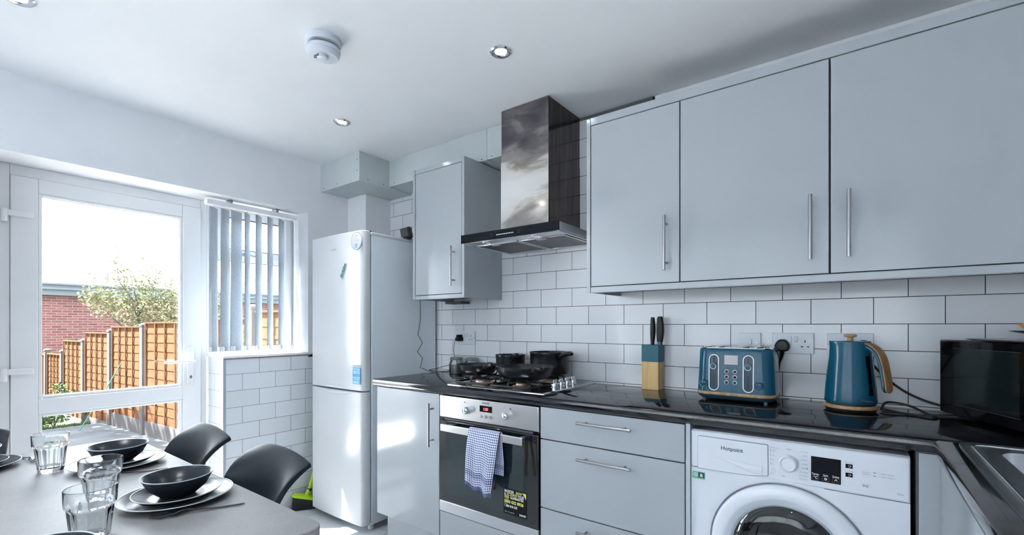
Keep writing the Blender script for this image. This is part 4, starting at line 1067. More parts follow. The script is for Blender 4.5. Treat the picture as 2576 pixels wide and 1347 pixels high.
c = thing('kettle_lead', (.03, WY - .02, 1.13), 'black plug and looped flex behind the kettle', 'cable')
plug(c, .020, 1.130, 1.1)
b = MB()
def spline(pts, n=10):
    pts = [Vector(p) for p in pts]; out = []
    P = [pts[0] * 2 - pts[1]] + pts + [pts[-1] * 2 - pts[-2]]
    for i in range(1, len(P) - 2):
        for k in range(n):
            t = k / n; p0, p1, p2, p3 = P[i - 1:i + 3]
            out.append(.5 * ((2 * p1) + (p2 - p0) * t + (2 * p0 - 5 * p1 + 4 * p2 - p3) * t * t + (3 * p1 - p0 - 3 * p2 + p3) * t ** 3))
    return out + [pts[-1]]
b.tube(spline([(.020, WY - .03, 1.110), (.045, WY - .022, 1.07), (.085, WY - .02, 1.02), (.135, WY - .02, .975), (.19, WY - .022, .945), (.24, WY - .03, .930), (.30, 2.185, .915)]), .0042, 8)
b.tube(spline([(.068, 2.06, .919), (.085, 2.09, .942), (.140, 2.085, .938), (.185, 2.04, .922), (.206, 2.015, .915), (.190, 1.995, .9147), (.140, 2.03, .9147), (.075, 2.055, .922)]), .0040, 8)
b.tube(spline([(.070, 2.035, .9147), (.110, 2.045, .9155), (.160, 2.03, .9152), (.215, 2.03, .9150), (.26, 2.04, .9148), (.33, 2.06, .9148), (.40, 2.11, .9150)]), .0040, 8)
b.build('flex', M['cord'], c)

c = thing('speaker_lead', (-2.05, WY - .02, 1.13), 'thin black plug and wavy lead by the fridge, running up to the small black box', 'cable')
b = MB(); b.box(-2.074, -2.042, WY - .050, WY - .011, 1.113, 1.139); b.obox((-2.060, WY - .032, 1.145), (.012, 0, 0), (0, .018, 0), (0, 0, .010)); b.box(-2.088, -2.070, WY - .044, WY - .024, 1.116, 1.134)
b.build('plug', M['black'], c, bevel=.004)
b = MB()
b.tube(spline([(-2.088, WY - .034, 1.125), (-2.105, WY - .03, 1.10), (-2.120, WY - .02, 1.06), (-2.118, WY - .018, 1.02), (-2.10, WY - .014, .96), (-2.13, 2.17, .9160), (-2.20, 2.13, .9160), (-2.235, 2.10, .924), (-2.215, 2.13, .930), (-2.16, 2.185, .95), (-2.115, 2.195, .955), (-2.10, 2.19, .93), (-2.16, 2.16, .9160), (-2.245, 2.10, .9160)]), .0019, 7)
b.tube([(-2.245, 2.10, .9160), (-2.268, 2.070, .935), (-2.272, 2.055, .938), (-2.277, 2.080, 1.00), (-2.277, 2.035, 1.045), (-2.277, 2.080, 1.10), (-2.277, 2.040, 1.155), (-2.277, 2.060, 1.24), (-2.277, 2.06, 1.36), (-2.277, 2.02, 1.60), (-2.278, 2.01, 1.755), (-2.288, 1.998, 1.772)], .0019, 7)
b.build('lead', M['cord'], c)

# ------------------------------------------------------------------ knife block
kx0, kx1, ky0, ky1 = -.821, -.739, 2.134, 2.216
kb = thing('knife_block', (-.78, 2.175, WT), 'square knife block, teal above and bamboo below, between hob and toaster', 'knife block')
B('bamboo_base', M['bamboo'], kb, (kx0 + .001, kx1 - .001, ky0 + .001, ky1 - .001, WT, 1.042), bevel=.002)
B('teal_top', M['teal_matt'], kb, (kx0, kx1, ky0, ky1, 1.0425, 1.121), bevel=.002)
B('slot', M['ink'], kb, (-.790, -.772, 2.155, 2.195, 1.1205, 1.1215), (-.757, -.734 - .008, 2.150, 2.200, 1.1205, 1.1215), bevel=0)
def knife(x, y, w, h, label, col):
    t = thing('kitchen_knife', (x, y, 1.122), label, 'knife', 'knives in the block')
    b = MB(); hs = []
    for k in range(13):
        v = k / 12; ww = w * (.62 + .38 * math.sin(PI * (.15 + .75 * v)) ** 1.2) * (1 if v < .93 else .86); 
        hs.append([(p[0], p[1], p[2]) for p in rrect(x + .002 * math.sin(v * 3), y, ww, .0125 * (.8 + .3 * math.sin(PI * v)), min(ww, .010) * .9, 1.134 + (h - .012) * v, 4)])
    b.rings(hs); b.build('knife_handle', M['black'], t, angle=50)
    b = MB(); b.rings([rrect(x, y, w * .66, .011, w * .5, 1.1216, 4), rrect(x, y, w * .62, .0105, w * .5, 1.136, 4)]); b.build('bolster', col, t)
    b = MB(); b.obox((x, y, 1.075), (.0009, 0, 0), (0, .012, 0), (0, 0, .046)); b.build('blade', M['steel'], t)
knife(-.781, 2.172, .0115, .130, 'slim black knife handle on the left in the block', M['black'])
knife(-.7465, 2.175, .0170, .133, 'broader black knife handle on the right in the block', M['teal_matt'])

# ------------------------------------------------------------------ toaster
tx, ty = -.3855, 2.058
to = thing('toaster', (tx, ty, WT), 'teal blue four-slice toaster with pale wood band', 'toaster')
RR = lambda hx, hy, z, r=.045: rrect(tx, ty, hx, hy, r, z, 8)
b = MB(); b.rings([RR(.120, .080, .9195, .035), RR(.130, .090, .922, .04), RR(.138, .098, .929), RR(.1415, .1015, .937)]); b.build('base', M['dark_teal'], to, angle=50)
b = MB(); b.rings([RR(.1415, .1015, .937), RR(.1428, .1028, .939), RR(.1428, .1028, .9475), RR(.1415, .1015, .949)]); b.build('wood_band', M['bamboo_h'], to, angle=50)
b = MB(); b.rings([RR(.1412, .1012, .949), RR(.1395, .0995, .99), RR(.1365, .0965, 1.06), RR(.1345, .0945, 1.112), RR(.1325, .0925, 1.119), RR(.129, .089, 1.1215)])
tb = b.build('shell', M['teal'], to, angle=50)
b = MB(); b.rings([RR(.1300, .090, 1.1210), RR(.1285, .0885, 1.1245), RR(.124, .084, 1.1252)]); tp = b.build('top_plate', M['chrome'], to, angle=40)
for k, x in enumerate((-.098, -.050, .040, .088)):
    B('bread_slot', M['ink'], to, (tx + x - .013, tx + x + .013, ty - .066, ty + .066, 1.1248, 1.1258), bevel=0)
    B('slot_guard', M['chrome'], to, (tx + x - .016, tx + x - .013, ty - .064, ty + .064, 1.1250, 1.1264), (tx + x + .013, tx + x + .016, ty - .064, ty + .064, 1.1250, 1.1264), bevel=0)
fy = lambda z: ty - .1012 + (z - .949) * .0405
def on_front(z, d): return fy(z) - d
def cap_ring(b, x, z0, z1, r, d, mi=0):
    """stadium outline on the sloped front"""
    pts = []
    for k in range(13): a = PI * k / 12; pts.append((x + r * math.cos(a), z1 - r + r * math.sin(a)))
    for k in range(13): a = PI + PI * k / 12; pts.append((x + r * math.cos(a), z0 + r + r * math.sin(a)))
    return [(px, on_front(pz, d), pz) for px, pz in pts]
for x in (-.456, -.332):
    b = MB(); z0, z1 = .9545, 1.098
    b.rings([cap_ring(b, x, z0, z1, .0195, -.001), cap_ring(b, x, z0, z1, .0192, .003), cap_ring(b, x, z0 + .0035, z1 - .0035, .0155, .003), cap_ring(b, x, z0 + .0038, z1 - .0038, .0152, -.0005)], cap0=False, cap1=False)
    lr = b.build('lever_surround', M['chrome_soft'], to, angle=40)
    b = MB(); b.rings([cap_ring(b, x, z0 + .0035, z1 - .0035, .0155, .0004), cap_ring(b, x, z0 + .004, z1 - .004, .0150, .0006)]); b.build('lever_track', M['dark_teal'], to)
    b = MB()
    for q0, q1 in ((1.062, 1.092), (.970, 1.018)):
        b.add([(x - .0 + s * .0032, on_front(q, .001), q) for q in (q0, q1) for s in (-1, 1)], [(0, 1, 3, 2)])
    b.build('track_slot', M['ink'], to)
    zk = 1.052
    MB().lathe([(.0130, .002), (.0130, .012), (.0118, .0148), (.0098, .0145)], (x, fy(zk), zk), 28, axis='y').build('lever_ring', M['chrome_soft'], to, angle=40)
    MB().lathe([(.0100, .0142), (.0001, .0146)], (x, fy(zk), zk), 28, axis='y').build('lever_knob', M['teal'], to)
for x, z, mm in ((-.4935, .981, 'chrome'), (-.2945, .983, 'dark_teal')):
    k = MB().lathe([(.0140, 0), (.0140, .012), (.0125, .015), (.0118, .0145)], (x, fy(z) + .001, z), 30, axis='y').build('browning_dial', M[mm], to, angle=40)
    MB().lathe([(.0120, .0143), (.0001, .0150)], (x, fy(z) + .001, z), 28, axis='y').build('dial_face', M['teal'], to)
for x in (-.409, -.379):
    for z in (1.032, 1.011, .9895):
        MB().lathe([(.0082, 0), (.0082, .004), (.0058, .0042), (.0055, .003)], (x, fy(z) + .001, z), 24, axis='y').build('button_ring', M['chrome_soft'], to, angle=40)
        MB().lathe([(.0057, .003), (.002, .0040), (.0001, .0040)], (x, fy(z) + .001, z), 18, axis='y').build('button', M['black'], to)
b = MB()
b.add([(x, on_front(z, .0008), z) for z in (1.0595, 1.0955) for x in (-.4175, -.3695)], [(0, 1, 3, 2)]); b.build('paper_label', M['label_white'], to)
b = MB()
for k in range(6):
    z = 1.0895 - k * .005
    b.add([(x, on_front(zz, .0011), zz) for zz in (z, z + .0012) for x in (-.4145, -.3730 - (.008 if k % 2 else 0))], [(0, 1, 3, 2)])
b.build('label_print', M['stain_red'], to)
b = MB()
for k in range(5):
    x = -.4235 + k * .0145
    b.tube([(x, on_front(.951, .0), .951), (x, on_front(.98 + .004 * (k % 2), .0), .98 + .004 * (k % 2))], .0007, 5)
b.build('rib', mat('light_teal_rib', (.06, .26, .38), .2), to)
for px, py in ((-.110, -.078), (.110, -.078), (-.110, .078), (.110, .078)):
    MB().cyl((tx + px, ty + py, WT), (tx + px, ty + py, .9225), .0075, n=14).build('foot', M['dark_teal'], to)

# ------------------------------------------------------------------ kettle
kx, ky = -.018, 2.035
ke = thing('kettle', (kx, ky, WT), 'teal blue kettle with wooden handle and lid knob', 'kettle')
MB().lathe([(.0001, 0), (.070, 0), (.073, .003), (.0765, .0125)], (kx, ky, WT), 48).build('power_base', M['black'], ke, angle=50)
MB().lathe([(.0745, .0125), (.079, .0132), (.080, .0142), (.080, .0225), (.078, .0245), (.071, .025)], (kx, ky, WT), 56).build('wood_ring', M['bamboo_h'], ke, angle=50)
MB().lathe([(.0001, .0255), (.071, .0255), (.073, .030), (.072, .034)], (kx, ky, WT), 48).build('foot_ring', M['ink'], ke, angle=50)
b = MB(); rs = []
for z, r in ((.032, .0755), (.036, .0772), (.045, .0770), (.09, .0740), (.14, .0690), (.19, .0632), (.222, .0598), (.236, .0590), (.243, .0600), (.246, .0590), (.243, .0570)):
    ring = []
    for i in range(72):
        a = 2 * PI * i / 72; rr_ = r * (1 + .0035 * math.cos(a * 36))
        sp_ = max(0, math.cos(a - math.radians(205))) ** 16 * max(0, (z - .19) / .055) * .006       # small pouring lip
        ring.append((kx + (rr_ + sp_) * math.cos(a), ky + (rr_ + sp_) * math.sin(a), WT + z + sp_ * .25))
    rs.append(ring)
b.rings(rs, cap0=True, cap1=False); b.build('kettle_body', M['teal'], ke, angle=60)
MB().lathe([(.0580, .240), (.050, .2455), (.03, .248), (.0001, .249)], (kx, ky, WT), 48).build('lid', M['teal'], ke, angle=60)
MB().lathe([(.0115, .247), (.0095, .251), (.0085, .256), (.010, .260), (.0185, .2625), (.0195, .266), (.0185, .2695), (.012, .271), (.0001, .2715)], (kx, ky, WT), 32).build('lid_knob', M['bamboo_h'], ke, angle=60)
ha = math.radians(-34); hd_ = Vector((math.cos(ha), math.sin(ha), 0)); hs_ = Vector((-hd_.y, hd_.x, 0))
path = spline([(.018, 1.1475), (.045, 1.1500), (.072, 1.1430), (.093, 1.122), (.104, 1.092), (.1095, 1.055), (.1130, 1.015), (.1140, .992)], 5) if False else None
pp = [(p.x, p.y) for p in spline([(.020, 1.1470, 0), (.036, 1.1488, 0), (.053, 1.1475, 0), (.072, 1.1405, 0), (.089, 1.128, 0), (.101, 1.110, 0), (.109, 1.085, 0), (.1145, 1.055, 0), (.1190, 1.025, 0), (.1215, 1.000, 0), (.1215, .988, 0)], 4)]
def strip(b, off0, off1, w0, n_=8):
    rs = []; L_ = len(pp)
    for i, (r, z) in enumerate(pp):
        a = pp[max(0, i - 1)]; c_ = pp[min(L_ - 1, i + 1)]
        tx_, tz_ = c_[0] - a[0], c_[1] - a[1]; ll = math.hypot(tx_, tz_); nx, nz = -tz_ / ll, tx_ / ll
        if nx + nz * .6 < 0: nx, nz = -nx, -nz
        e0 = min(1, (L_ - 1 - i) / 5); e1 = min(1, i / 4)
        w = w0 * (.70 + .30 * min(1, i / 14)) * (math.sqrt(max(.02, 1 - (1 - e0) ** 2))) * (.45 + .55 * e1)
        mid = (off0 + off1) / 2; hh = (off1 - off0) / 2 * (.5 + .5 * min(e0, 1))
        ring = []
        for k in range(n_ * 2):
            q_ = 2 * PI * (k + .5) / (n_ * 2); cx_, sx__ = math.cos(q_), math.sin(q_)
            uu = math.copysign(abs(cx_) ** .45, cx_) * w; oo = mid + math.copysign(abs(sx__) ** .6, sx__) * hh
            q = Vector((kx, ky, 0)) + hd_ * (r + nx * oo) + hs_ * uu; ring.append((q.x, q.y, z + nz * oo))
        rs.append(ring)
    b.rings(rs)
b = MB(); strip(b, .0, .0070, .0180); b.build('wooden_grip', M['handle_wood'], ke, angle=60)
b = MB(); strip(b, -.012, -.0003, .0150); b.build('handle_core', M['teal'], ke, angle=60)
b = MB(); q0 = Vector((kx, ky, 1.136)) + hd_ * .050; q1 = Vector((kx, ky, 1.136)) + hd_ * .075; b.tube([q0, q1], [.014, .010], 12, squash=.9); b.build('handle_mount', M['teal'], ke)
b = MB()
def wstrip(u, v):
    a = math.radians(-40) + (u - .5) * .30; z = .062 + .135 * v
    r = .0770 + (.0632 - .0770) * max(0, (z - .045) / .145) + .0012 * math.sin(PI * u) + .0004
    return (kx + r * math.cos(a), ky + r * math.sin(a), WT + z)
b.grid(wstrip, 6, 10); b.build('water_window', M['black_gloss'], ke)
a = math.radians(-62); q = Vector((kx + .074 * math.cos(a), ky + .074 * math.sin(a), WT + .047)); dq = Vector((math.cos(a), math.sin(a), -.15)); tq = Vector((-math.sin(a), math.cos(a), 0))
b = MB(); b.sphere(q - dq * .003, .0095, 8); b.build('switch_recess', M['ink'], ke)
b = MB(); b.tube([q + dq * .002, q + dq * .010 + tq * .010, q + dq * .012 + tq * .024], [.005, .006, .005], 10, squash=.6); b.build('switch_lever', M['dark_teal'], ke)

# ------------------------------------------------------------------ microwave in the corner
mo = Vector((.222, 2.098, 0)); mf = Vector((.405, -.914, 0)).normalized(); mn = Vector((.914, .405, 0)).normalized()
mw = thing('microwave', (mo.x + .2, mo.y - .15, WT), 'black microwave turned diagonally in the worktop corner', 'microwave')
def mbox(b, u0, u1, d0, d1, z0, z1, mi=0):
    vs = [mo + mf * u + mn * d + Vector((0, 0, z)) for z in (z0, z1) for d in (d0, d1) for u in (u0, u1)]
    b.add(vs, [(0, 2, 3, 1), (4, 5, 7, 6), (0, 1, 5, 4), (2, 6, 7, 3), (0, 4, 6, 2), (1, 3, 7, 5)], mi); return b
mbox(MB(), .004, .446, .014, .300, .928, 1.164).build('casing', M['black'], mw, bevel=.004)
md_ = mbox(MB(), 0, .340, 0, .0135, .926, 1.166).build('microwave_door', M['mw_black'], mw, bevel=.005)
mbox(MB(), .343, .450, 0, .0135, .926, 1.166).build('control_panel', M['black_gloss'], mw, bevel=.004)
mbox(MB(), .070, .318, -.0006, .0005, .960, 1.138).build('door_window', mat('microwave_screen', (.010, .015, .017), .10, var=.2, spec=.3), md_)
b = MB(); mbox(b, .066, .322, -.0012, -.0002, 1.138, 1.1395); mbox(b, .066, .322, -.0012, -.0002, .9585, .960); b.build('window_line', M['ink'], md_)
b = MB()
for u in (.362, .392, .422):
    for z in (.97, 1.0, 1.03, 1.06): mbox(b, u - .009, u + .009, -.001, .0005, z - .008, z + .008)
b.build('keypad', M['rubber'], mw)
for u, d in ((.04, .04), (.41, .04), (.04, .26), (.41, .26)):
    p = mo + mf * u + mn * d; MB().cyl((p.x, p.y, WT), (p.x, p.y, .930), .012, n=14).build('foot', M['black'], mw)
# things lying on the microwave
ctr = mo + mf * .255 + mn * .150
by, bz = ctr.y, 1.1645
tr = thing('serving_tray', (ctr.x, ctr.y, bz), 'glossy white tray on top of the microwave', 'tray')
b = MB(); T = Matrix.Translation((ctr.x, ctr.y, 0)) @ Matrix.Rotation(math.atan2(mf.y, mf.x), 4, 'Z')
b.rings([rrect(0, 0, .175, .120, .03, bz + .0005), rrect(0, 0, .185, .130, .035, bz + .004), rrect(0, 0, .190, .135, .04, bz + .0062), rrect(0, 0, .187, .132, .038, bz + .0066), rrect(0, 0, .178, .123, .03, bz + .005)])
xf(b, T).build('tray_body', M['fridge'], tr, angle=50)
bo = thing('snack_bowl', (.500, 1.985, bz + .006), 'shallow black bowl of wrapped snacks on the microwave, cut by the right edge', 'bowl')
bx_, by_ = .500, 1.985
MB().lathe([(.0001, .0055), (.050, .0055), (.060, .008), (.100, .022), (.135, .030), (.137, .032), (.130, .031), (.095, .024), (.055, .011), (.0001, .009)], (bx_, by_, bz), 48).build('bowl_shell', M['black_gloss'], bo, angle=50)
def packet(x, y, z, rz, tilt, col, label, L=.062, W=.017):
    t = thing('snack_packet', (x, y, z), label, 'packet', 'wrapped snacks in the black bowl')
    T = Matrix.Translation((x, y, z)) @ Matrix.Rotation(rz, 4, 'Z') @ Matrix.Rotation(tilt, 4, 'Y')
    b = MB(); rs = []
    for k in range(9):
        v = k / 8; th = .0012 + .011 * math.sin(PI * v) ** .6; w = W * (.80 + .20 * math.cos(PI * 2 * (v - .5)) * -1 * .4)
        rs.append([(L * (v - .5), w * math.cos(a * PI / 6), th * math.sin(a * PI / 6)) for a in range(12)])
    b.rings(rs); xf(b, T).build('wrapper', col, t, angle=50)
    b = MB(); b.box(-L * .55, -L * .47, -W * .85, W * .85, -.0008, .0008); b.box(L * .47, L * .55, -W * .85, W * .85, -.0008, .0008); xf(b, T).build('crimped_end', col, t)
ora = mat('orange_wrapper', (.75, .32, .04), .3); whi = mat('white_wrapper', (.75, .78, .78), .3); grn = mat('dark_green_wrapper', (.03, .10, .08), .3)
packet(.408, 1.950, bz + .040, math.radians(20), .28, ora, 'orange snack packet sticking out at the left of the black bowl')
packet(.432, 1.985, bz + .042, math.radians(35), .25, grn, 'dark green snack packet between the orange and white ones')
packet(.455, 1.945, bz + .045, math.radians(-25), .18, whi, 'white snack packet lying across the black bowl')
packet(.510, 1.985, bz + .048, math.radians(60), .1, mat('brown_wrapper', (.40, .14, .05), .3), 'brown snack packet on top of the bowl at the right edge')

# ------------------------------------------------------------------ dining table
TX0, TX1, TY0, TY1, TZ = -2.412, -.985, -.32, .603, .750
ta = thing('dining_table', ((TX0 + TX1) / 2, (TY0 + TY1) / 2, 0), 'grey concrete-look dining table laid for a meal', 'table')
tcx, tcy = (TX0 + TX1) / 2, (TY0 + TY1) / 2; thx, thy = (TX1 - TX0) / 2, (TY1 - TY0) / 2
b = MB(); b.rings([rrect(tcx, tcy, thx - .001, thy - .001, .035, TZ - .001, 8), rrect(tcx, tcy, thx - .002, thy - .002, .035, TZ, 8)], cap0=False); b.build('tabletop', M['table'], ta)
b = MB(); b.rings([rrect(tcx, tcy, thx - .002, thy - .002, .034, TZ - .036, 8), rrect(tcx, tcy, thx, thy, .036, TZ - .034, 8), rrect(tcx, tcy, thx, thy, .036, TZ - .002, 8), rrect(tcx, tcy, thx - .001, thy - .001, .035, TZ - .001, 8)]); b.build('edge_band', M['table_edge'], ta)
for x in (TX0 + .07, TX1 - .07):
    for y in (TY0 + .045, TY1 - .045):
        MB().cyl((x, y, 0), (x, y, TZ - .036), .022, .030).build('leg', M['black'], ta)

# chairs: moulded shell, cushion and four beech legs; the seat faces -Y in the chair's own frame
def make_chair(loc, label):
    t = thing('dining_chair', loc, label, 'chair', 'charcoal shell chairs around the table')
    prof = [(-.235, .415, .150), (-.225, .440, .185), (-.17, .448, .215), (-.05, .438, .228), (.06, .432, .228), (.125, .445, .215), (.165, .49, .198), (.190, .56, .180), (.207, .64, .168), (.222, .72, .162), (.238, .775, .166), (.258, .816, .169), (.276, .842, .167)]
    side = [(0, .01), (0, .015), (0, .03), (0, .055), (.0, .075), (.01, .080), (.035, .060), (.055, .030), (.058, .008), (.050, -.002), (.038, -.010), (.018, -.018), (-.004, -.026)]
    b = MB(); nu = 20
    def cr(arr, v):
        x = v * (len(arr) - 1); i = min(int(x), len(arr) - 2); f = x - i
        g = lambda k: arr[max(0, min(len(arr) - 1, k))]
        return [.5 * (2 * g(i)[c] + (g(i + 1)[c] - g(i - 1)[c]) * f + (2 * g(i - 1)[c] - 5 * g(i)[c] + 4 * g(i + 1)[c] - g(i + 2)[c]) * f * f + (3 * g(i)[c] - g(i - 1)[c] - 3 * g(i + 1)[c] + g(i + 2)[c]) * f ** 3) for c in range(len(arr[0]))]
    def fn(u, v):
        s = (u - .5) * 2
        y, z, w = cr(prof, v); fy_, fz = cr(side, v)
        k = abs(s) ** 2.2
        return (loc[0] + w * math.copysign(abs(s) ** .92, s), loc[1] + y - fy_ * k, loc[2] + z + fz * k)
    b.grid(fn, nu, 36)
    sh = b.build('seat_shell', M['chair'], t, solid=.015, angle=180, bevel=0)
    sh.modifiers['thickness'].offset = -1
    md = sh.modifiers.new('rounded', 'BEVEL'); md.width = .003; md.segments = 2; md.limit_method = 'ANGLE'
    b = MB(); rs = []
    for hz, sc_ in ((.445, .86), (.452, .97), (.466, 1.), (.476, .95), (.481, .80)):
        rs.append([(loc[0] + (p[0]) * sc_, loc[1] - .045 + p[1] * sc_, loc[2] + hz) for p in rrect(0, 0, .185, .165, .09, 0, 6)])
    b.rings(rs); b.build('seat_cushion', M['chair'], t, angle=60)
    for sx_ in (-1, 1):
        for sy_ in (-1, 1):
            MB().tube([(loc[0] + sx_ * .205, loc[1] + sy_ * .20 - .02, loc[2]), (loc[0] + sx_ * .12, loc[1] + sy_ * .11 - .02, loc[2] + .435)], [.011, .018], 12).build('leg', M['chair_leg'], t)
    b = MB()
    for sx_ in (-1, 1): b.tube([(loc[0] + sx_ * .135, loc[1] - .15, loc[2] + .36), (loc[0] - sx_ * .135, loc[1] + .11, loc[2] + .36)], .006, 8)
    b.build('cross_brace', M['black'], t)
    return t
ch = make_chair((-1.425, .442, 0), 'charcoal plastic shell chair at the table, the one nearer the fridge')
dup(ch, (-1.950, .442, 0), 'charcoal plastic shell chair at the table, the one nearer the window')
dup(ch, (-2.352, .040, 0), 'charcoal shell chair cut by the left edge of the photo, in front of the door', rotz=math.radians(75))

# ------------------------------------------------------------------ place settings
def rimmed(name, loc, prof, rim, label, cat, group):
    t = thing(name, loc, label, cat, group)
    MB().lathe(prof, loc, 64).build(name.split('_')[-1] + '_body', M['crock'], t, angle=60)
    MB().lathe(rim, loc, 64).build('pale_rim', M['crock_rim'], t, angle=180)
    return t
def plate_prof(r, h):
    return [(.0001, 0), (r * .58, 0), (r * .62, .002), (r * .86, .007), (r * .985, h - .0015), (r * .985, h - .0008), (r * .965, h - .001), (r * .84, .0105), (r * .66, .0062), (r * .6, .0052), (.0001, .005)]
def rim_prof(r, h): return [(r * .978, h - .0022), (r * .990, h - .0025), (r, h - .0008), (r * .996, h + .0006), (r * .982, h + .0004), (r * .970, h - .0008), (r * .978, h - .0022)]
bowl = lambda r, h: [(.0001, 0), (r * .48, 0), (r * .52, .003), (r * .80, h * .42), (r * .985, h - .002), (r * .985, h - .0008), (r * .965, h - .001), (r * .77, h * .46), (r * .48, .007), (.0001, .0055)]
P0 = (-1.446, .456)
pl = rimmed('dinner_plate', (*P0, TZ), plate_prof(.1275, .0185), rim_prof(.1275, .0185), 'large black dinner plate under the setting nearest the fridge chair', 'plate', 'black dinner plates')
sp_ = rimmed('side_plate', (*P0, TZ + .0075), plate_prof(.0985, .0185), rim_prof(.0985, .0185), 'small black plate on the large plate nearest the fridge chair', 'plate', 'black side plates')
bw = rimmed('cereal_bowl', (*P0, TZ + .0145), bowl(.080, .0535), rim_prof(.080, .0535), 'dark bowl at the setting in front of the chair nearer the fridge', 'bowl', 'dark stoneware bowls')
bw.location.x += .002
for (x, y), w in (((-1.955, .450), 'in front of the chair nearer the window'), ((-2.268, .140), 'at the left edge of the photo, before the door'), ((-1.138, .150), 'at the bottom edge of the photo')):
    dup(pl, (x, y, TZ), 'large black dinner plate ' + w); dup(sp_, (x, y, TZ + .0075), 'small black plate stacked second ' + w)
    dup(bw, (x - .006, y + .002, TZ + .0145), 'dark bowl on two plates ' + w)

def tumbler(loc, label):
    t = thing('glass_tumbler', loc, label, 'glass', 'faceted glass tumblers')
    N_ = 80; rs = []
    def R_(r, f, h):
        ring = []
        for i in range(N_):
            a = 2 * PI * i / N_; k = (a % (2 * PI / 10)) - PI / 10
            rr_ = r * (1 - f + f * math.cos(PI / 10) / math.cos(k)) if f else r
            ring.append((loc[0] + rr_ * math.cos(a), loc[1] + rr_ * math.sin(a), loc[2] + h))
        return ring
    for r, f, h in ((.024, 0, .001), (.0295, .3, 0), (.0312, .9, .003), (.0322, .9, .012), (.0385, .9, .074), (.0392, .7, .078), (.0425, .0, .083), (.0435, 0, .088), (.0444, 0, .117), (.0440, 0, .1195), (.0432, 0, .120), (.0424, 0, .1192), (.0412, 0, .088), (.0395, 0, .080), (.0355, 0, .074), (.0285, 0, .018), (.024, 0, .0135), (.0001, 0, .0125)):
        rs.append(R_(r, f, h))
    b = MB(); b.rings(rs, cap0=True, cap1=False); b.build('tumbler_body', M['glass'], t, angle=32)
    return t
g = tumbler((-2.046, .304, TZ), 'faceted glass tumbler farthest away, standing near the door')
dup(g, (-1.560, .324, TZ), 'faceted glass tumbler in the middle, between the two bowls')
dup(g, (-1.300, .254, TZ), 'nearest faceted glass tumbler, at the bottom left of the photo', rotz=.2)

def fork(loc, rz, label, mt):
    t = thing('fork', loc, label, 'fork', 'table forks')
    t.rotation_euler = (0, 0, rz)
    x0, y0, z0 = loc                       # handle end at +Y, tines at -Y, arched off the table
    zc = lambda y: .0015 + .010 * math.exp(-((y + .030) / .030) ** 2) + (.004 if y < -.075 else 0) * ((-.075 - y) / .02)
    b = MB(); rs = []
    for y, w, th in ((.098, .0040, .0010), (.09, .0055, .0013), (.05, .0042, .0014), (.0, .0028, .0016), (-.025, .0026, .0018), (-.038, .0060, .0013), (-.045, .0105, .0011), (-.055, .0118, .0010)):
        rs.append([(x0 + w * math.cos(a * PI / 5), y0 + y, z0 + zc(y) + th * math.sin(a * PI / 5) + .001) for a in range(10)])
    b.rings(rs); b.build('fork_handle', mt, t, angle=60)
    b = MB()
    for k in range(4):
        dx = -.0092 + k * .00613
        b.tube([(x0 + dx, y0 - .053, z0 + zc(-.053) + .001), (x0 + dx, y0 - .075, z0 + zc(-.075) + .0008), (x0 + dx * .97, y0 - .098, z0 + zc(-.098) + .0022)], [.0019, .0017, .0008], 6)
    b.build('tines', mt, t)
    return t
fork((-1.305, .457, TZ), math.radians(-21), 'dark fork on the table right of the nearer setting', M['cutlery'])
fork((-1.805, .440, TZ), math.radians(-10), 'dark fork between the two settings, partly behind the middle tumbler', M['cutlery'])
fork((-2.292, .282, TZ), math.radians(99), 'black fork beside the plate at the left edge, tines towards the tumbler', M['cutlery'])

# ------------------------------------------------------------------ garden
def gz(x):     # the garden falls away from the house
    return -.78 if x > -12.4 else -.78 - (-12.4 - x) * .085
b = MB(); b.grid(lambda u, v: (-12.5 + 3.3 * u, -6 + 12 * v, -.78), 2, 2); b.grid(lambda u, v: (-9.2 + 5.85 * u, -6 + 12 * v, -.78), 2, 2, 1); b.grid(lambda u, v: (-12.5, -6 + 12 * v, -.90 + .12 * u), 1, 2)
struct(b.build('patio', [M['slab'], brick_mat('pale_paving_slabs', 'xy', -50, -50, .6, .6, (.055, .055, .055), (.035, .035, .035), mortar=.008, rough=.85, offset=0.)], org=(-8, 0, -.78)))
struct(MB().box(-4.75, -3.345, -1.2, 2.6, -.80, -.06).build('bounce_step', brick_mat('pale_bounce_paving', 'xy', -50, -50, .45, .45, (.80, .78, .74), (.50, .48, .45), mortar=.006, rough=.85, offset=0.), org=(-4.4, .7, -.8), flat=True))  # unseen pale step added to bounce sunlight up to the ceiling
def lawn(u, v):
    x = -24 + 11.6 * u; y = -8 + 26 * v
    return (x, y, gz(x) - .03 + .05 * math.sin(x * 2.1 + y * 1.3) * math.sin(y * 1.7))
struct(MB().grid(lawn, 40, 60).build('lawn', M['soil'], org=(-16, 0, -1.0)))
b = MB(); b.grid(lambda u, v: (-12.45 + 9.1 * u, 6 + 8 * v, -.80), 1, 1); struct(b.build('neighbour_ground', M['soil'], org=(-8, 10, -.8)))
b = MB()
for k in range(5200):
    x = -12.45 - 4.2 * random.random() ** 1.4; y = .8 + 2.0 * random.random(); z = gz(x) - .02
    if y > 3.63 + .08 * x - .16 or (x + 13.5) ** 2 + (y - 2.05) ** 2 < .36: continue
    h = random.uniform(.05, .13); a = random.random() * 2 * PI; w = .007; dx, dy = math.cos(a), math.sin(a); l = random.uniform(-.05, .05)
    b.add([(x - dx * w, y - dy * w, z), (x + dx * w, y + dy * w, z), (x + l, y + l * .6, z + h)], [(0, 1, 2)])
tag(b.build('rough_grass', M['grass'], org=(-14, 1.8, -.9)), 'rough green grass at the end of the concrete garden path', 'grass', kind='stuff')

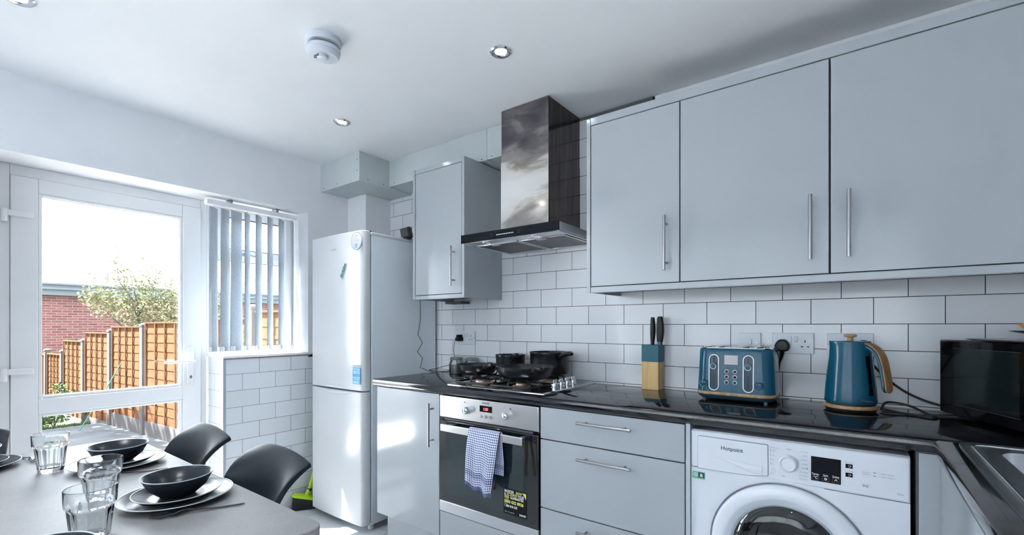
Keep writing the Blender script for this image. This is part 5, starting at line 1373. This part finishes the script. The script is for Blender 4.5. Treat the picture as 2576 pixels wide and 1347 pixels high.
FL = lambda x: 3.63 + .08 * x           # the fence line
posts = [(-3.40, 1.75, -.78), (-5.12, 1.60, -.78), (-6.87, 1.52, -.78), (-8.70, 1.40, -.78), (-10.50, 1.268, -.78), (-12.05, 1.155, -.78), (-13.55, .935, -1.0), (-14.95, .66, -1.1), (-16.15, .655, -1.2), (-16.95, .70, -1.3)]
names = ['concrete fence post nearest the house', 'concrete fence post second from the house', 'concrete fence post seen through the blind slats', 'concrete fence post hidden behind the door edge', 'tallest concrete fence post seen through the door glass', 'concrete fence post between the two tall orange panels', 'concrete fence post where the green cane leans nearby', 'short concrete fence post at the lower step of the fence', 'short concrete fence post behind the shrub, second from the end', 'last short concrete fence post at the left edge of the glass']
dirf = Vector((1, .08, 0)).normalized(); nf = Vector((-.08, 1, 0)).normalized()
for (x, zt, zb), nm in zip(posts, names):
    c_ = Vector((x, FL(x), 0)); b = MB()
    def sq(s, z): return [tuple(c_ + dirf * (s * i) + nf * (s * j) + Vector((0, 0, z))) for i, j in ((-1, -1), (1, -1), (1, 1), (-1, 1))]
    b.rings([sq(.055, zb - .1), sq(.053, zt - .06), sq(.062, zt - .06), sq(.062, zt - .03), sq(.02, zt)])
    tag(b.build('fence_post', M['concrete'], org=(x, FL(x), zb), flat=True), nm, 'fence post', 'concrete fence posts')
pan_top = [1.55, 1.41, 1.32, 1.27, 1.195, 1.065, .87, .53, .50]
pl_names = ['fence panel nearest the house, beside the window', 'fence panel second from the house, beside the window', 'orange fence panel seen through the right half of the blind', 'fence panel behind the right edge of the door', 'tallest orange fence panel at the right of the door glass', 'orange fence panel in the middle, one step below the tallest', 'orange fence panel with the green cane leaning on it', 'low orange fence panel behind the shrub', 'lowest fence panel at the left edge of the door glass']
for k in range(9):
    xa, xb = posts[k + 1][0] + .076, posts[k][0] - .076
    zb = posts[k + 1][2]; zt = pan_top[k]; zg = zb + .26
    ca, cb = Vector((xa, FL(xa), 0)), Vector((xb, FL(xb), 0))
    t = thing('garden_fence', tuple(ca.lerp(cb, .5) + Vector((0, 0, zb))), pl_names[k], 'fence panel', 'waney lap fence panels')
    b = MB(); n_ = 11; rnd = random.Random(k)
    for i in range(n_):
        z0 = zg + (zt - zg - .03) * i / n_; z1 = zg + (zt - zg - .03) * (i + 1.25) / n_; z1 = min(z1, zt - .015)
        wob = [rnd.uniform(-.006, .006) for _ in range(7)]
        rs = []
        for j in range(7):
            p = ca.lerp(cb, j / 6)
            rs.append([tuple(p + nf * o + Vector((0, 0, z))) for o, z in ((-.010, z0 + wob[j] * (i > 0)), (.000, z0 + wob[j] * (i > 0)), (.010, z1), (.001, z1))])
        b.rings(rs)
    b.build('boards', M['fence'], t, flat=True)
    for j in range(5):
        p = ca.lerp(cb, (.03, .27, .5, .73, .97)[j]); b = MB()
        b.obox(tuple(p + Vector((0, 0, (zg + zt) / 2))) if False else (p.x - nf.x * .024, p.y - nf.y * .024, (zg + zt) / 2), tuple(dirf * .016), tuple(nf * .007), (0, 0, (zt - zg) / 2 - .012))
        b.build('batten', M['batten'], t)
    b = MB(); m_ = (ca + cb) / 2; b.obox((m_.x, m_.y, zt), tuple((cb - ca) / 2), tuple(nf * .035), (0, 0, .012)); b.build('capping_rail', M['fence'], t)
    b = MB(); b.obox((m_.x, m_.y, (zb + zg) / 2 - .03), tuple((cb - ca) / 2), tuple(nf * .025), (0, 0, (zg - zb) / 2 + .03)); b.build('gravel_board', M['concrete'], t)

gr = thing('brick_garage', (-20.5, 5, -1.6), 'low red brick building with grey flat roof edge beyond the fence', 'building')
MB().box(-24, -18.5, -4, 20, -1.9, 2.09).build('brick_wall', M['brick'], gr, flat=True)
MB().box(-24.2, -18.28, -4.2, 20.2, 2.09, 2.39).build('fascia', M['fascia'], gr, flat=True)
MB().box(-24.25, -18.22, -4.25, 20.25, 2.39, 2.44).build('roof_edge', M['roofing'], gr, flat=True)
MB().box(-18.30, -18.20, -4.2, 20.2, 2.25, 2.31).build('gutter', M['fascia'], gr, flat=True)
MB().box(-18.52, -18.46, 3.32, 3.66, .58, .84).build('air_vent', M['fascia'], gr)

def leaf_cloud(b, blobs, n, size, rnd):
    for k in range(n):
        c_, r = rnd.choices(blobs, [q[1] ** 2 for q in blobs])[0]
        d = Vector((rnd.gauss(0, 1), rnd.gauss(0, 1), rnd.gauss(0, 1))).normalized() * (r * rnd.random() ** .45)
        p = Vector(c_) + d; s = size * rnd.uniform(.6, 1.3)
        e = Euler((rnd.uniform(-.9, .9), rnd.uniform(-.9, .9), rnd.random() * 6.3)).to_matrix()
        vs = [p + e @ Vector(q) for q in ((-s, 0, 0), (0, -s * .45, s * .12), (s, 0, 0), (0, s * .45, s * .12))]
        b.add(vs, [(0, 1, 2, 3)])
rnd = random.Random(3)
tcn = Vector((-14.6, 3.75, 0))
tree = thing('garden_tree', (-14.6, 3.75, -1.1), 'small pale leafy tree behind the fence panels', 'tree')
b = MB()
b.tube([tcn + Vector(q) for q in ((0, 0, -1.1), (.03, .02, 0), (-.05, .05, 1.0), (.02, 0, 1.7), (.05, -.1, 2.2))], [.05, .045, .035, .022, .006], 10)
for q0, q1, q2 in (((-.03, .04, .8), (-.3, -.5, 1.5), (-.4, -.9, 2.0)), ((0, .03, 1.0), (.3, .55, 1.7), (.4, 1.0, 2.1)), ((-.05, .05, 1.3), (.30, -.2, 1.8), (.4, -.35, 2.15)), ((0, .02, 1.5), (-.2, .25, 1.9), (-.3, .4, 2.3)), ((.02, 0, 1.7), (-.05, -.35, 2.3), (-.05, -.45, 2.95))):
    b.tube([tcn + Vector(q0), tcn + Vector(q1), tcn + Vector(q2)], [.020, .011, .003], 8)
b.build('trunk', M['bark'], tree)
b = MB()
blobs = [(tcn + Vector(q), r) for q, r in (((0, 0, 1.8), .62), ((.1, .65, 1.6), .55), ((.2, 1.15, 1.55), .5), ((.3, 1.6, 1.7), .45), ((-.1, -.55, 1.75), .42), ((0, -.85, 1.95), .30), ((0, .25, 2.35), .38), ((0, -.35, 2.4), .30), ((.1, .8, 2.15), .34), ((.3, 1.9, 1.9), .4), ((0, .05, 1.2), .45), ((.1, .6, 1.1), .4))]
leaf_cloud(b, blobs, 7000, .045, rnd)
leaf_cloud(b, [(tcn + Vector(q), r) for q, r in (((0, -.42, 2.8), .17), ((0, -.45, 3.1), .10), ((0, -.47, 3.35), .06), ((0, .2, 2.8), .18), ((0, -.95, 2.35), .2), ((.1, 1.0, 2.6), .14), ((.2, 1.5, 2.4), .16))], 150, .045, rnd)
b.build('foliage', M['leaf'], tree, flat=True)
sh = thing('garden_shrub', (-13.5, 2.05, -.92), 'small bright green shrub in front of the low fence panels', 'shrub')
b = MB(); leaf_cloud(b, [(Vector(q), r) for q, r in (((-13.5, 2.05, -.55), .34), ((-13.4, 1.80, -.65), .26), ((-13.6, 2.25, -.35), .22), ((-13.5, 1.75, -.25), .16), ((-13.45, 2.12, -.10), .12))], 900, .05, rnd); b.build('foliage', M['leaf2'], sh, flat=True)
b = MB()
for q in ((-13.5, 2.1, -.1), (-13.45, 1.8, -.2), (-13.55, 2.3, -.3)): b.tube([(-13.5, 2.05, -.95), ((-13.5 + q[0]) / 2, (2.05 + q[1]) / 2, -.5), q], [.012, .008, .004], 6)
b.build('stem', M['bark'], sh)
ot = thing('added_shade_tree', (-13., -3.6, -.8), 'unseen leafy tree added at the garden side to shade the concrete path', 'tree')  # added out of view, crown placed to keep sun off the path
b = MB()
b.tube([(-13., -3.6, -.8), (-13.05, -3.5, 1.5), (-13., -3.2, 3.4), (-12.9, -2.2, 4.8)], [.14, .12, .10, .05], 12)
for q in ((-14.9, -1.2, 5.0), (-12., -1.1, 5.1), (-13.2, -.9, 5.4), (-14.4, -2.4, 5.6)): b.tube([(-13., -3.0, 3.6), ((-13 + q[0]) / 2, (-2.6 + q[1]) / 2, 4.6), q], [.06, .04, .015], 8)
b.build('trunk', M['bark'], ot)  # trunk of the added shade tree
b = MB(); leaf_cloud(b, [(Vector(q), r) for q, r in (((-15.4, -.7, 5.1), .9), ((-14.4, -.5, 5.1), .9), ((-13.4, -.4, 5.2), .9), ((-12.4, -.5, 5.2), .9), ((-14.8, -1.6, 5.4), 1.1), ((-13.4, -1.6, 5.5), 1.0), ((-12.2, -1.7, 5.4), 1.0))], 9500, .10, rnd)
b.build('foliage', M['leaf'], ot, flat=True)  # crown of the added shade tree
cn = MB().tube([(-11.36, FL(-11.36) - .06, .50), (-11.60, 2.42, -.15), (-11.85, 2.15, -.78)], .009, 8).build('garden_cane', M['hose_green'], org=(-11.85, 2.15, -.78))
tag(cn, 'thin green cane leaning against the orange fence', 'cane')

# ------------------------------------------------------------------ light
W = bpy.data.worlds.new('bright_sky'); S.world = W; W.use_nodes = True
nt = W.node_tree; nt.nodes.clear()
wo = nt.nodes.new('ShaderNodeOutputWorld'); bg = nt.nodes.new('ShaderNodeBackground')
bg.inputs[0].default_value = (.90, .95, 1., 1); bg.inputs[1].default_value = 4.6
nt.links.new(bg.outputs[0], wo.inputs[0])
def light(name, kind, loc, energy, color=(1, 1, 1), rot=None, **kw):
    l = bpy.data.lights.new(name, kind); l.energy = energy; l.color = color
    for k, v in kw.items(): setattr(l, k, v)
    o = bpy.data.objects.new(name, l); o.location = loc; COL.objects.link(o)
    if rot is not None: o.rotation_euler = rot
    return o
sd = Vector((.50, .42, -1.)).normalized()
so = light('sun', 'SUN', (-6, -3, 8), 58., (1, .95, .87), angle=math.radians(.6)); so.rotation_euler = sd.to_track_quat('-Z', 'Y').to_euler()
for i, (x, y) in enumerate([(-2.274, 1.486), (-1.169, 1.494), (-2.303, .262), (-1.169, .262), (-.06, .262), (-2.30, -.85), (-1.169, -.85), (-.06, -.85)]):  # first three sit at the fittings, the other five are added unseen fill
    light('downlight_or_fill_beam', 'SPOT', (x, y, CEIL - .012), 10., (.96, .98, 1.), spot_size=math.radians(90), spot_blend=1., shadow_soft_size=.03)

# ------------------------------------------------------------------ camera
F_PX, TH = 1165., math.atan2(867., 1165.)
cd = bpy.data.cameras.new('camera'); cd.sensor_width = 36.; cd.lens = 36. * F_PX / 2576.
cd.shift_y = (821. - 673.5) / 2576.; cd.clip_start = .02; cd.clip_end = 200
co = bpy.data.objects.new('camera', cd); co.location = (0, 0, 1.21); co.rotation_euler = (PI / 2, 0, TH); COL.objects.link(co)
S.camera = co
S.view_settings.view_transform = 'Standard'; S.view_settings.look = 'None'; S.view_settings.gamma = 1.; S.view_settings.use_curve_mapping = False
S.view_settings.exposure = 1.74
S.cycles.use_denoising = True
S.cycles.max_bounces = 12; S.cycles.transparent_max_bounces = 16; S.cycles.sample_clamp_indirect = 6.
